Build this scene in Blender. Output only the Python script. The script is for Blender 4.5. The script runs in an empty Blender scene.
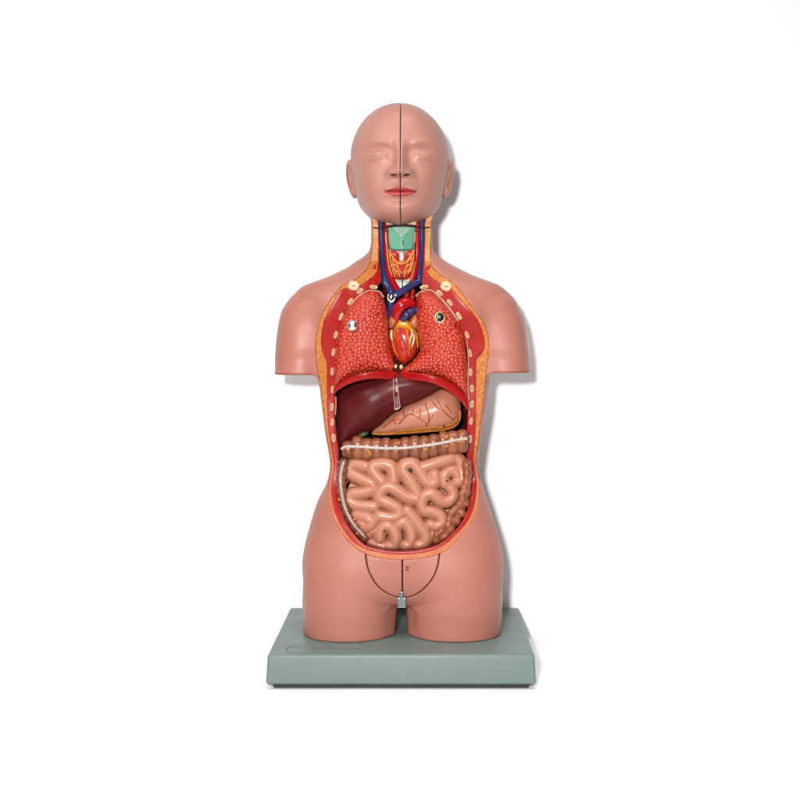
import bpy, math
import numpy as np
from mathutils import Vector

scn = bpy.context.scene
COL = scn.collection
K = 0.0016            # metres per photo pixel at the plane Y = 0
D = 1.9               # camera distance from that plane
CX, CZ = 25 * K, 0.482
VX, VY = 425.0, 326.0
rng = np.random.RandomState(7)

def P(px, py, Y):
    s = (D + np.asarray(Y, float)) / D * K
    return CX + (np.asarray(px, float) - VX) * s, Y + 0 * s, CZ + (VY - np.asarray(py, float)) * s
def PV(px, py, Y):
    a = P(px, py, Y)
    return np.array([float(a[0]), float(a[1]), float(a[2])])

# ------------------------------------------------------------------ materials
def lin(c):
    return tuple(((v / 255) / 12.92 if v / 255 <= .04045 else ((v / 255 + .055) / 1.055) ** 2.4) for v in c)
def mat(name, rgb, rough=.4, spec=.5, metal=0, var=.12, vscale=60, bump=0, bscale=400, kind='noise', rgb2=None,
        coat=0, sss=0, attr=None, fine=None):
    m = bpy.data.materials.new(name); m.use_nodes = True
    nt = m.node_tree; N = nt.nodes; L = nt.links
    b = N['Principled BSDF']
    g = 1 if metal else .55 if name != 'white_paper' else 1
    c1 = tuple(v * g for v in lin(rgb)); c2 = tuple(v * g for v in lin(rgb2)) if rgb2 else tuple(v * (1 - var) for v in c1)
    tc = N.new('ShaderNodeTexCoord')
    if kind == 'voronoi':
        t = N.new('ShaderNodeTexVoronoi'); t.inputs['Scale'].default_value = vscale; fac = t.outputs['Distance']
    else:
        t = N.new('ShaderNodeTexNoise'); t.inputs['Scale'].default_value = vscale; t.inputs['Detail'].default_value = 4
        fac = t.outputs['Fac']
    L.new(tc.outputs['Object'], t.inputs['Vector'])
    r = N.new('ShaderNodeValToRGB')
    r.color_ramp.elements[0].position = .3; r.color_ramp.elements[1].position = .72
    r.color_ramp.elements[0].color = (*c1, 1); r.color_ramp.elements[1].color = (*c2, 1)
    L.new(fac, r.inputs['Fac'])
    out = r.outputs['Color']
    if fine:                     # a second, finer painted speckle
        t2 = N.new('ShaderNodeTexVoronoi'); t2.inputs['Scale'].default_value = fine[0]
        L.new(tc.outputs['Object'], t2.inputs['Vector'])
        r2 = N.new('ShaderNodeValToRGB'); r2.color_ramp.elements[0].position = fine[2]; r2.color_ramp.elements[1].position = fine[3]
        L.new(t2.outputs['Distance'], r2.inputs['Fac'])
        mx = N.new('ShaderNodeMix'); mx.data_type = 'RGBA'
        L.new(r2.outputs['Color'], mx.inputs['Factor']); L.new(out, mx.inputs[6])
        mx.inputs[7].default_value = (*[v * g for v in lin(fine[1])], 1); out = mx.outputs[2]
    if attr:
        a = N.new('ShaderNodeVertexColor'); a.layer_name = attr
        mx = N.new('ShaderNodeMix'); mx.data_type = 'RGBA'; mx.blend_type = 'MULTIPLY'; mx.inputs['Factor'].default_value = 1
        L.new(out, mx.inputs[6]); L.new(a.outputs['Color'], mx.inputs[7]); out = mx.outputs[2]
    L.new(out, b.inputs['Base Color'])
    tr = N.new('ShaderNodeTexNoise'); tr.inputs['Scale'].default_value = 22; tr.inputs['Detail'].default_value = 5
    L.new(tc.outputs['Object'], tr.inputs['Vector'])
    mr = N.new('ShaderNodeMapRange'); mr.inputs[1].default_value = .3; mr.inputs[2].default_value = .7
    mr.inputs[3].default_value = rough * .86; mr.inputs[4].default_value = min(1, rough * 1.16)
    L.new(tr.outputs['Fac'], mr.inputs[0]); L.new(mr.outputs[0], b.inputs['Roughness'])
    b.inputs['Roughness'].default_value = rough; b.inputs['Metallic'].default_value = metal
    b.inputs['Specular IOR Level'].default_value = spec
    b.inputs['Coat Weight'].default_value = coat; b.inputs['Coat Roughness'].default_value = .12
    if sss:
        b.inputs['Subsurface Weight'].default_value = sss; b.inputs['Subsurface Scale'].default_value = .004
        b.inputs['Subsurface Radius'].default_value = (1, .35, .25)
    if bump:
        if kind == 'voronoi':
            t3 = N.new('ShaderNodeTexVoronoi'); t3.inputs['Scale'].default_value = bscale; h = t3.outputs['Distance']
        else:
            t3 = N.new('ShaderNodeTexNoise'); t3.inputs['Scale'].default_value = bscale; t3.inputs['Detail'].default_value = 3; h = t3.outputs['Fac']
        L.new(tc.outputs['Object'], t3.inputs['Vector'])
        bp = N.new('ShaderNodeBump'); bp.inputs['Strength'].default_value = bump; bp.inputs['Distance'].default_value = .001
        L.new(h, bp.inputs['Height']); L.new(bp.outputs['Normal'], b.inputs['Normal'])
    return m

M = {
 'skin':   mat('skin_vinyl', (203, 132, 115), .42, .28, rgb2=(196, 123, 106), vscale=14, bump=.10, bscale=700),
 'face':   mat('face_vinyl', (208, 147, 131), .44, .28, rgb2=(203, 140, 124), vscale=14, bump=.10, bscale=700),
 'lips':   mat('lip_paint', (212, 86, 82), .34, .3, rgb2=(200, 72, 70), vscale=120),
 'lipu':   mat('upper_lip_paint', (194, 60, 56), .42, .25, rgb2=(182, 50, 48)),
 'cap':    mat('arm_cap_plastic', (176, 104, 84), .5, .2, rgb2=(164, 94, 74)),
 'mouth':  mat('mouth_shade_paint', (128, 36, 34), .5, .3),
 'fat':    mat('fat_paint', (214, 122, 46), .45, .2, rgb2=(196, 90, 32), vscale=120, bump=.8, bscale=520, fine=(520, (228, 156, 74), .42, .75)),
 'fatp':   mat('fat_paint_pale', (228, 156, 92), .4, .3, rgb2=(220, 140, 74), vscale=90, bump=.6, bscale=520, fine=(520, (240, 190, 126), .42, .75)),
 'fatl':   mat('fat_paint_smooth', (220, 126, 78), .45, .2, rgb2=(206, 106, 62), vscale=50, bump=.3, bscale=420),
 'muscle': mat('muscle_paint', (190, 16, 14), .33, .3, rgb2=(166, 11, 10), vscale=70, bump=.3, bscale=600, fine=(640, (200, 50, 26), .58, .85)),
 'lining': mat('cavity_paint', (84, 15, 11), .7, .06, rgb2=(64, 12, 10), vscale=60, bump=.3),
 'bone':   mat('bone_paint', (232, 206, 160), .45, .3, rgb2=(226, 190, 140), vscale=200, bump=.2),
 'marrow': mat('marrow_paint', (214, 142, 96), .5, .4, rgb2=(196, 112, 74), vscale=700, bump=.4, bscale=1200),
 'lung':   mat('lung_paint', (240, 88, 60), .28, .4, rgb2=(234, 74, 50), vscale=40, attr='Col', coat=.25),
 'dia':    mat('diaphragm_paint', (190, 22, 20), .3, .3, rgb2=(170, 16, 16), vscale=50),
 'pleura': mat('pleura_paint', (226, 180, 160), .35, .3, rgb2=(214, 140, 124), vscale=150),
 'liver':  mat('liver_paint', (106, 28, 28), .40, .2, rgb2=(92, 23, 22), vscale=30, bump=.05),
 'lig':    mat('ligament_paint', (206, 168, 150), .3, .3, rgb2=(190, 140, 130), vscale=90),
 'memb':   mat('membrane_paint', (112, 42, 48), .22, .6, rgb2=(98, 34, 38), vscale=90),
 'gall':   mat('gallbladder_paint', (84, 104, 62), .25, .3, rgb2=(62, 84, 50), vscale=90),
 'stomach':mat('stomach_paint', (214, 142, 112), .36, .3, rgb2=(204, 126, 98), vscale=45, coat=.08),
 'vein':   mat('stomach_vessel_paint', (176, 44, 40), .35, .3),
 'oment':  mat('omentum_paint', (220, 138, 58), .4, .3, rgb2=(206, 120, 44), vscale=140, bump=.8, bscale=420),
 'bowel':  mat('bowel_paint', (216, 146, 116), .36, .3, rgb2=(208, 134, 104), vscale=30, attr='Col', coat=.12),
 'colon':  mat('colon_paint', (178, 106, 74), .34, .3, rgb2=(138, 74, 48), vscale=50, coat=.1, attr='Col'),
 'taenia': mat('taenia_paint', (206, 182, 170), .3, .3, rgb2=(196, 166, 154), vscale=90),
 'heart':  mat('heart_paint', (204, 30, 28), .26, .3, rgb2=(216, 84, 40), vscale=55, bump=.25, bscale=300, coat=.12),
 'atrium': mat('atrium_paint', (212, 128, 88), .3, .3, rgb2=(200, 110, 70), vscale=70),
 'cfat':   mat('heart_fat_paint', (232, 150, 24), .3, .3, rgb2=(222, 132, 18), vscale=80),
 'artery': mat('artery_paint', (200, 22, 28), .18, .3, rgb2=(178, 16, 26), vscale=60, coat=.12),
 'veinb':  mat('vein_paint', (60, 60, 112), .15, .3, rgb2=(52, 54, 100), vscale=60, coat=.12),
 'larynx': mat('larynx_paint', (128, 196, 164), .35, .3, rgb2=(118, 186, 152), vscale=60),
 'larynxp':mat('larynx_pale_paint', (200, 226, 206), .4, .3, rgb2=(176, 212, 190), vscale=300, bump=.6, bscale=900),
 'trachea':mat('trachea_paint', (206, 206, 188), .35, .3, rgb2=(186, 196, 176), vscale=120),
 'thyroid':mat('thyroid_paint', (212, 62, 26), .55, .12, rgb2=(200, 36, 20), vscale=220, bump=.5, bscale=420),
 'thyline':mat('thyroid_line_paint', (240, 150, 60), .3, .3, rgb2=(236, 126, 44), vscale=120),
 'neckm':  mat('neck_muscle_paint', (196, 30, 24), .42, .3, rgb2=(212, 62, 34), vscale=160, bump=.4),
 'cream':  mat('cream_paint', (226, 196, 150), .4, .3),
 'black':  mat('black_plastic', (18, 16, 15), .3, .3),
 'crack':  mat('gap_shade_paint', (44, 18, 14), .6, .3),
 'ink':    mat('stamp_ink', (30, 16, 14), .5, .3),
 'chrome': mat('polished_steel', (226, 228, 230), .3, .5, metal=1, var=.03),
 'brass':  mat('polished_brass', (206, 176, 106), .15, .5, metal=1, var=.06),
 'zinc':   mat('zinc_metal', (116, 124, 126), .3, .5, metal=1, var=.2, vscale=300),
 'base':   mat('green_base_plastic', (129, 147, 140), .42, .3, rgb2=(124, 142, 134), vscale=20, bump=.12, bscale=900),
 'white':  mat('white_paper', (231, 231, 231), .8, .15, var=.004),
 'rim_shade':   mat('shadow_rim_paint', (70, 70, 70), .7, .3),
}

# ------------------------------------------------------------------ mesh helpers
def link(o, parent=None):
    COL.objects.link(o)
    if parent is not None: o.parent = parent
    return o
def thing(name, label, cat, group=None, loc=(0, 0, 0)):
    o = bpy.data.objects.new(name, None); COL.objects.link(o); o.empty_display_size = .02
    o['label'] = label; o['category'] = cat
    if group: o['group'] = group
    return o
def build(name, V, quads=None, tris=None, m=None, parent=None, smooth=True, col=None, label=None):
    V = np.asarray(V, np.float32)
    nq = 0 if quads is None else len(quads); ntr = 0 if tris is None else len(tris)
    me = bpy.data.meshes.new(name)
    me.vertices.add(len(V)); me.vertices.foreach_set('co', V.ravel())
    idx = []; 
    if nq: idx.append(np.asarray(quads, np.int32).ravel())
    if ntr: idx.append(np.asarray(tris, np.int32).ravel())
    idx = np.concatenate(idx)
    tot = np.concatenate([np.full(nq, 4, np.int32), np.full(ntr, 3, np.int32)])
    st = np.concatenate([[0], np.cumsum(tot)[:-1]]).astype(np.int32)
    me.loops.add(len(idx)); me.loops.foreach_set('vertex_index', idx)
    me.polygons.add(len(tot)); me.polygons.foreach_set('loop_start', st)
    me.polygons.foreach_set('use_smooth', np.full(len(tot), smooth, bool))
    me.update(calc_edges=True); me.validate()
    if col is not None:
        a = me.color_attributes.new('Col', 'FLOAT_COLOR', 'POINT')
        c = np.ones((len(V), 4), np.float32); c[:, :3] = col
        a.data.foreach_set('color', c.ravel())
    if m is not None: me.materials.append(M[m])
    o = bpy.data.objects.new(name, me)
    if label: o['label'] = label
    return link(o, parent)

def catmull(pts, n, closed=False):
    p = np.asarray(pts, float); N = len(p); out = []
    rngi = range(N if closed else N - 1)
    for i in rngi:
        if closed: a, b, c, d = p[(i - 1) % N], p[i], p[(i + 1) % N], p[(i + 2) % N]
        else: a, b, c, d = p[max(i - 1, 0)], p[i], p[i + 1], p[min(i + 2, N - 1)]
        for t in np.arange(n) / n:
            # centripetal-ish: plain catmull rom with reduced tension
            m1 = .45 * (c - a); m2 = .45 * (d - b)
            t2, t3 = t * t, t ** 3
            out.append((2*t3 - 3*t2 + 1) * b + (t3 - 2*t2 + t) * m1 + (-2*t3 + 3*t2) * c + (t3 - t2) * m2)
    if not closed: out.append(p[-1])
    return np.array(out)

def polysd(Q, poly):
    """signed distance (+ inside) and nearest boundary point of points Q (n,2)"""
    A = poly; B = np.roll(poly, -1, 0)
    best = np.full(len(Q), 1e9); near = np.zeros((len(Q), 2)); ins = np.zeros(len(Q), bool)
    for a, b in zip(A, B):
        ab = b - a; L2 = ab @ ab
        if L2 < 1e-12: continue
        t = np.clip(((Q - a) @ ab) / L2, 0, 1)
        c = a + t[:, None] * ab
        d = ((Q - c) ** 2).sum(1)
        k = d < best
        best[k] = d[k]; near[k] = c[k]
        if a[1] != b[1]:
            cr = (a[1] > Q[:, 1]) != (b[1] > Q[:, 1])
            ins ^= cr & (Q[:, 0] < (b[0] - a[0]) * (Q[:, 1] - a[1]) / (b[1] - a[1]) + a[0])
    return np.sqrt(best) * np.where(ins, 1, -1), near

def gblur(h, w, s):
    r = int(3 * s) + 1; k = np.exp(-.5 * (np.arange(-r, r + 1) / s) ** 2)
    def c(a, ax): return np.apply_along_axis(lambda v: np.convolve(v, k, 'same'), ax, a)
    return c(c(h * w, 0), 1) / np.maximum(c(c(w, 0), 1), 1e-6)

def sst(a, b, x):
    t = np.clip((x - a) / (b - a), 0, 1); return t * t * (3 - 2 * t)

def puff(name, poly, H, R, Ye, Yb, m, parent=None, sp=.8, hole=None, disp=None, colf=None, blur=0, n=6, power=.5, label=None, smoothpoly=True, dome=False):
    """solid with the given front outline: rises from depth Ye at its edge by H towards the viewer, flat back at Yb"""
    pl = catmull(poly, n, True) if smoothpoly else np.asarray(poly, float)
    hl = None if hole is None else (catmull(hole, n, True) if smoothpoly else np.asarray(hole, float))
    lo = pl.min(0) - 2 * sp; hi = pl.max(0) + 2 * sp
    xs = np.arange(lo[0], hi[0] + sp, sp); ys = np.arange(lo[1], hi[1] + sp, sp)
    gx, gy = np.meshgrid(xs, ys, indexing='ij'); sh = gx.shape
    Q = np.stack([gx.ravel(), gy.ravel()], 1)
    sd, near = polysd(Q, pl)
    if hl is not None:
        s2, n2 = polysd(Q, hl); s2 = -s2
        k = s2 < sd; sd = np.where(k, s2, sd); near[k] = n2[k]
    keep = (sd > -.75 * sp).reshape(sh)
    q = keep[:-1, :-1] & keep[1:, :-1] & keep[1:, 1:] & keep[:-1, 1:]
    Q2 = np.where((sd < .3 * sp)[:, None], near, Q)
    d = np.maximum(sd, 0); d[sd < .3 * sp] = 0
    f = np.clip(d / R, 0, 1); h = H * (1 - (1 - f) ** 2) ** power
    if blur:
        hh = h.reshape(sh); w = (sd > 0).reshape(sh).astype(float)
        hb = gblur(hh, w, blur / sp)
        t = sst(.05, .6, f).reshape(sh); h = (hh * (1 - t) + hb * t).ravel()
    if dome:
        inn = (sd > 0).reshape(sh); uu = np.where(inn, np.minimum(sd.reshape(sh), R) * 2, 0.)
        for _ in range(900):
            uu[1:-1, 1:-1] = np.where(inn[1:-1, 1:-1], .25 * (uu[2:, 1:-1] + uu[:-2, 1:-1] + uu[1:-1, 2:] + uu[1:-1, :-2] + 1), 0)
        h = (H * np.sqrt(uu / uu.max())).ravel()
    ye = Ye(Q2[:, 0], Q2[:, 1]) if callable(Ye) else np.full(len(Q2), float(Ye))
    if disp is not None:
        h = h + disp(Q2[:, 0], Q2[:, 1], d)
    Y = ye - h * K
    idx = -np.ones(sh, int); use = np.zeros(sh, bool)
    use[:-1, :-1] |= q; use[1:, :-1] |= q; use[1:, 1:] |= q; use[:-1, 1:] |= q
    idx[use] = np.arange(use.sum()); u = use.ravel()
    X, Yw, Z = P(Q2[u, 0], Q2[u, 1], Y[u]); V = np.stack([X, Yw, Z], 1)
    i, j = np.nonzero(q)
    F = np.stack([idx[i, j], idx[i, j + 1], idx[i + 1, j + 1], idx[i + 1, j]], 1)   # faces the viewer
    E = np.concatenate([F[:, [0, 1]], F[:, [1, 2]], F[:, [2, 3]], F[:, [3, 0]]])
    key = E[:, 0].astype(np.int64) * 10**7 + E[:, 1]; rev = E[:, 1].astype(np.int64) * 10**7 + E[:, 0]
    bd = E[~np.isin(key, rev)]
    bv = np.unique(bd); mp = {v: len(V) + t for t, v in enumerate(bv)}
    # skirt straight back in world space
    W = V[bv].copy(); W[:, 1] = Yb if np.isscalar(Yb) else V[bv][:, 1] + Yb[0]
    sk = np.array([[a, mp[a], mp[b], b] for a, b in bd])[:, ::-1]
    V2 = np.concatenate([V, W]); F2 = np.concatenate([F, sk])
    c = None
    if colf is not None:
        cc = colf(Q2[u, 0], Q2[u, 1], d[u]); c = np.concatenate([cc, cc[bv]])
    return build(name, V2, F2, None, m, parent, True, c, label)

def tube_data(pts, rad, seg=10, n=5, smooth=True, flat=1.0):
    """pts: (px, py, Y) control points; rad: px radius or list"""
    p = np.asarray(pts, float)
    r = np.full(len(p), float(rad)) if np.isscalar(rad) else np.asarray(rad, float)
    a = np.concatenate([p, r[:, None]], 1)
    if smooth and len(p) > 2: a = catmull(a, n)
    X, Y, Z = P(a[:, 0], a[:, 1], a[:, 2]); C = np.stack([X, Y, Z], 1)
    R = np.maximum(a[:, 3], .05) * K * (D + a[:, 2]) / D
    T = np.gradient(C, axis=0); T /= np.linalg.norm(T, axis=1)[:, None] + 1e-12
    rings = []; 
    def ring(c, t, r, sq=1):
        s = np.cross(t, [0, 1, 0]); 
        if np.linalg.norm(s) < 1e-3: s = np.array([1., 0, 0])
        s /= np.linalg.norm(s); b = np.cross(s, t)
        th = np.arange(seg) * 2 * np.pi / seg
        return c + r * (np.cos(th)[:, None] * s + flat * np.sin(th)[:, None] * b)
    for e in (.94, .64, .26):
        rings.append(ring(C[0] - T[0] * R[0] * e, T[0], R[0] * math.sqrt(1 - e * e)))
    for c, t, rr in zip(C, T, R): rings.append(ring(c, t, rr))
    for e in (.26, .64, .94):
        rings.append(ring(C[-1] + T[-1] * R[-1] * e, T[-1], R[-1] * math.sqrt(1 - e * e)))
    nr = len(rings); V = np.concatenate(rings)
    q = []
    for i in range(nr - 1):
        for j in range(seg):
            k = (j + 1) % seg
            q.append([i * seg + j, i * seg + k, (i + 1) * seg + k, (i + 1) * seg + j])
    t = []
    V = np.concatenate([V, [C[0] - T[0] * R[0]], [C[-1] + T[-1] * R[-1]]])
    for j in range(seg):
        k = (j + 1) % seg
        t.append([len(V) - 2, k, j]); t.append([len(V) - 1, (nr - 1) * seg + j, (nr - 1) * seg + k])
    return V, np.array(q), np.array(t)
def merge(parts):
    Vs, Qs, Ts, o = [], [], [], 0
    for V, q, t in parts:
        Vs.append(V); Qs.append(q + o); Ts.append(t + o); o += len(V)
    return np.concatenate(Vs), np.concatenate(Qs), np.concatenate(Ts)
def tube(name, pts, rad, m, parent=None, label=None, **k):
    V, q, t = tube_data(pts, rad, **k)
    return build(name, V, q, t, m, parent, True, None, label)
def tubes(name, lst, m, parent=None, **k):
    V, q, t = merge([tube_data(p, r, **k) for p, r in lst])
    return build(name, V, q, t, m, parent)

def ball_data(px, py, Y, rx, ry, rw, seg=20, rot=0):
    th = np.linspace(0, np.pi, seg // 2 + 1)[1:-1]; ph = np.arange(seg) * 2 * np.pi / seg
    c = PV(px, py, Y); s = K * (D + Y) / D
    V = []
    for t in th:
        for p in ph:
            x, z, y = rx * math.sin(t) * math.cos(p), ry * math.sin(t) * math.sin(p), -rw * math.cos(t)
            V.append([x * math.cos(rot) - z * math.sin(rot), y, x * math.sin(rot) + z * math.cos(rot)])
    V.append([0, -rw, 0]); V.append([0, rw, 0]); V = np.array(V) * s + c
    q, t3 = [], []
    nr = len(th)
    for i in range(nr - 1):
        for j in range(seg):
            k = (j + 1) % seg
            q.append([i * seg + j, (i + 1) * seg + j, (i + 1) * seg + k, i * seg + k])
    for j in range(seg):
        k = (j + 1) % seg
        t3.append([len(V) - 2, j, k]); t3.append([len(V) - 1, (nr - 1) * seg + k, (nr - 1) * seg + j])
    return V, np.array(q)[:, ::-1], np.array(t3)[:, ::-1]
def ball(name, px, py, Y, rx, ry, rw, m, parent=None, rot=0, seg=20):
    V, q, t = ball_data(px, py, Y, rx, ry, rw, seg, rot)
    return build(name, V, q, t, m, parent)

# ------------------------------------------------------------------ implicit surfaces
def surface_nets(f, org, h):
    f = f.astype(np.float32); f[f == 0] = 1e-6
    s = f < 0
    nx, ny, nz = f.shape
    cs = [(i, j, k) for i in (0, 1) for j in (0, 1) for k in (0, 1)]
    cnt = np.zeros((nx - 1, ny - 1, nz - 1), np.int8)
    for i, j, k in cs: cnt += s[i:nx - 1 + i, j:ny - 1 + j, k:nz - 1 + k]
    act = (cnt > 0) & (cnt < 8)
    I = np.argwhere(act)
    vid = -np.ones(act.shape, np.int32); vid[act] = np.arange(len(I))
    vals = {c: f[I[:, 0] + c[0], I[:, 1] + c[1], I[:, 2] + c[2]] for c in cs}
    acc = np.zeros((len(I), 3)); n = np.zeros(len(I))
    for a in cs:
        for ax in range(3):
            if a[ax]: continue
            b = list(a); b[ax] = 1; b = tuple(b)
            fa, fb = vals[a], vals[b]; cr = (fa < 0) != (fb < 0)
            t = np.where(cr, fa / np.where(cr, fa - fb, 1), 0)
            p = np.tile(np.array(a, float), (len(I), 1)); p[:, ax] += t
            acc[cr] += p[cr]; n[cr] += 1
    V = (I + acc / n[:, None]) * h + org
    quads = []
    for ax in range(3):
        u, v = (ax + 1) % 3, (ax + 2) % 3
        sl0 = [slice(None)] * 3; sl1 = [slice(None)] * 3
        sl0[ax] = slice(0, -1); sl1[ax] = slice(1, None)
        a, b = s[tuple(sl0)], s[tuple(sl1)]
        e = np.argwhere(a != b)
        ok = (e[:, u] > 0) & (e[:, v] > 0) & (e[:, u] < f.shape[u] - 1) & (e[:, v] < f.shape[v] - 1); e = e[ok]
        inside = a[e[:, 0], e[:, 1], e[:, 2]]
        def cell(du, dv):
            c = e.copy(); c[:, u] -= du; c[:, v] -= dv
            return vid[c[:, 0], c[:, 1], c[:, 2]]
        q = np.stack([cell(1, 1), cell(0, 1), cell(0, 0), cell(1, 0)], 1)
        q[~inside] = q[~inside][:, ::-1]
        quads.append(q)
    return V, np.concatenate(quads)
def smin(a, b, k):
    h = np.clip(.5 + .5 * (b - a) / k, 0, 1)
    return b * (1 - h) + a * h - k * h * (1 - h)

# ------------------------------------------------------------------ torso field (photo pixels at depth Y0, then world)
Y0 = -.02
S0 = K * (D + Y0) / D
def rows(tab):
    """monotone cubic through the listed rows, every half pixel"""
    a = np.array(tab, float); y = a[:, 0]; h = np.diff(y)
    yy = np.arange(y[0], y[-1], .5); out = [yy]
    for c in range(1, a.shape[1]):
        v = a[:, c]; d = np.diff(v) / h; m = np.zeros(len(y)); m[0], m[-1] = d[0], d[-1]
        for i in range(1, len(y) - 1):
            if d[i-1] * d[i] > 0:
                w1, w2 = 2 * h[i] + h[i-1], h[i] + 2 * h[i-1]
                m[i] = (w1 + w2) / (w1 / d[i-1] + w2 / d[i])
        k = np.clip(np.searchsorted(y, yy, 'right') - 1, 0, len(h) - 1); t = (yy - y[k]) / h[k]
        out.append((2*t**3 - 3*t**2 + 1) * v[k] + (t**3 - 2*t**2 + t) * h[k] * m[k] + (-2*t**3 + 3*t**2) * v[k+1] + (t**3 - t**2) * h[k] * m[k+1])
    return np.stack(out, 1)
T_ROWS = rows([(200,371,432,22,28),(240,371,432,23,30),(250,369.5,433.5,24,31),(257,363,440,25,33),(262,355,447,26,35),(267,348,456,28,36),
 (272,338,466,30,38),(277,327.4,477.4,32,39),(281,316.4,488.6,34,40),(284,308.4,496,35.5,40.5),(287,302.2,501.6,36.5,41),(290,298.2,505.4,37.5,41.4),(293,296,507.6,39,42),(297,295.6,508,41,43),(306,298.5,504,45,45),(320,305.4,497.6,49,46),(340,310,493,51,46),
 (360,314,490.5,50,45),(376,317.5,489.5,48,44),(390,320,488.5,46,42),(400,321,487.5,45,40),(412,322.5,486,44,38),(425,324,483.5,43,37),
 (440,326.3,481,42,36),(450,328.3,479.5,42,36),(465,330,478,42,37),(480,327.5,481,43,38),(490,323,484.2,44,40),(500,318,487.5,45,42),
 (515,312.9,492.2,46,45),(530,308.9,496.8,47,48),(545,306.4,499.4,48,50),(553,306.8,499,48,50),(560,307.4,498.4,47.5,50),(567,309.4,496.4,47,49),(575,315,491,46,48),(584,326,479,44,46),(592,350,455,40,42),(600,385,420,32,35)])
AL = rows([(291,304,320,5,5),(294,298,325,13,13),(298,291.6,329,20,20),(303,286.9,332,26,26),(311,281.5,334,29,29),(320,279.2,333,30,30),
 (332,277.2,331,31,31),(347,275.7,329,31,31),(360,275,327,30,30),(385,275,325,30,30)])
AR = rows([(289.6,484,497.6,5,5),(292.6,478,504,13,13),(296.6,474,510.4,20,20),(301.6,471,515.6,26,26),(310,470,519.8,29,29),(318.5,471,523.6,30,30),
 (332,473,526.4,31,31),(347,475,528.4,31,31),(360,477,529.2,30,30),(385,480,529.5,30,30)])
LL = rows([(500,345,372,6,8),(515,332,385,14,22),(530,321,394,26,38),(545,312.4,398,35,48),(553,308.6,399.4,38,50),(560,306.6,400,40,51),(567,305.4,399.8,41,51),(575,304.4,399.4,41.5,50),(585,303.7,398.6,42,47),(600,303.2,397.6,42,44),(620,304,396.5,41,42),(650,305,395,41,41)])
LR = rows([(500,433,460,6,8),(515,420,473,14,22),(530,411,484,26,38),(545,407,493.4,35,48),(553,405.4,497.2,38,50),(560,404.8,499.2,40,51),(567,405,500.6,41,51),(575,405.2,501.6,41.5,50),(585,405.4,502,42,47),(600,405.8,501.9,42,44),(620,406.8,501,41,42),(650,408,500,41,41)])
def loft(tab, x, w, y, p, wc=0., clamp=True):
    """x: px, w: px towards viewer, y: photo row"""
    xl, xr, fr, bk = (np.interp(y, tab[:, 0], tab[:, i]) for i in (1, 2, 3, 4))
    hw = (xr - xl) / 2; xc = (xr + xl) / 2
    u = np.abs(x - xc) / hw
    ww = w - wc
    v = np.where(ww > 0, ww / fr, -ww / bk)
    r = (u ** p + v ** p) ** (1 / p)
    f = (r - 1) * np.maximum(np.minimum(hw, np.minimum(fr, bk)), 14)
    if clamp:
        f = np.maximum(f, np.maximum(tab[0, 0] - y, y - tab[-1, 0]))
    return f
def torso_px(x, w, y):
    f = loft(T_ROWS, x, w, y, 2.35)
    arms = np.minimum(loft(AL, x, w, y, 2.2, -2), loft(AR, x, w, y, 2.2, -2))
    arms = np.maximum(arms, y - np.where(x < 400, 373.5, 371.5))
    f = smin(f, arms, 8)
    legs = np.minimum(loft(LL, x, w, y, 2.15, 6), loft(LR, x, w, y, 2.15, 6))
    f = smin(f, legs, 11)
    f = f + 2.4 * np.exp(-.5 * ((x - 402) / 21) ** 2) * sst(562, 592, y) * sst(15, 30, w)
    return f
def w2px(X, Y, Z):
    return VX + (X - CX) / S0, -(Y - Y0) / S0, VY - (Z - CZ) / S0
def torso_world(X, Y, Z):
    x, w, y = w2px(X, Y, Z)
    return torso_px(x, w, y)
def front_Y(px, py):
    """depth of the torso skin seen at photo pixel px, py"""
    ys = np.linspace(-.16, .0, 321)
    out = []
    for a, b in zip(np.atleast_1d(px), np.atleast_1d(py)):
        X, Y, Z = P(a, b, ys)
        f = torso_world(X, ys, Z)
        k = np.argmax(f < 0) if (f < 0).any() else None
        out.append(ys[k] if k is not None else np.nan)
    out = np.array(out)
    out[np.isnan(out)] = -.028
    return np.minimum(out, -.02)

OUT_A = [(373,203),(373,225),(373,240),(372.3,250),(371,258),(369,265),(364,272),(356,279),(347.5,283),(342,286),(335,294),(327.5,304),(322,315),(318,327),
 (316.2,338),(316,350),(316.6,362),(319,376),(321.5,390),(323,402),(324.5,415),(326,428),(328,440),(329.6,450),(331.6,465),(329.8,478),(328.3,490),(328.6,500),(330.4,510),
 (334,520),(340,530),(347,540),(355,547),(363,552.5),(372,556),(385,558.5),(402,559.5),(418,558.5),(430,556.5),(441,553),(450,547.5),(459,538),(466,529),(472.5,520),(476.5,510),
 (478.6,500),(479.6,490),(479.4,480),(477.2,470),(476,460),(477,450),(478.3,440),(479.8,427),(481.3,412),(483,397),(484.6,385),(486,372),(487.6,360),(488.6,350),(488.2,337),
 (484.5,325),(478,315),(470,304),(462.5,294),(455,285),(449,279.5),(441,275),(433,268),(430.3,260),(430,250),(430.5,240),(430.5,225),(430.5,203)]
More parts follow.
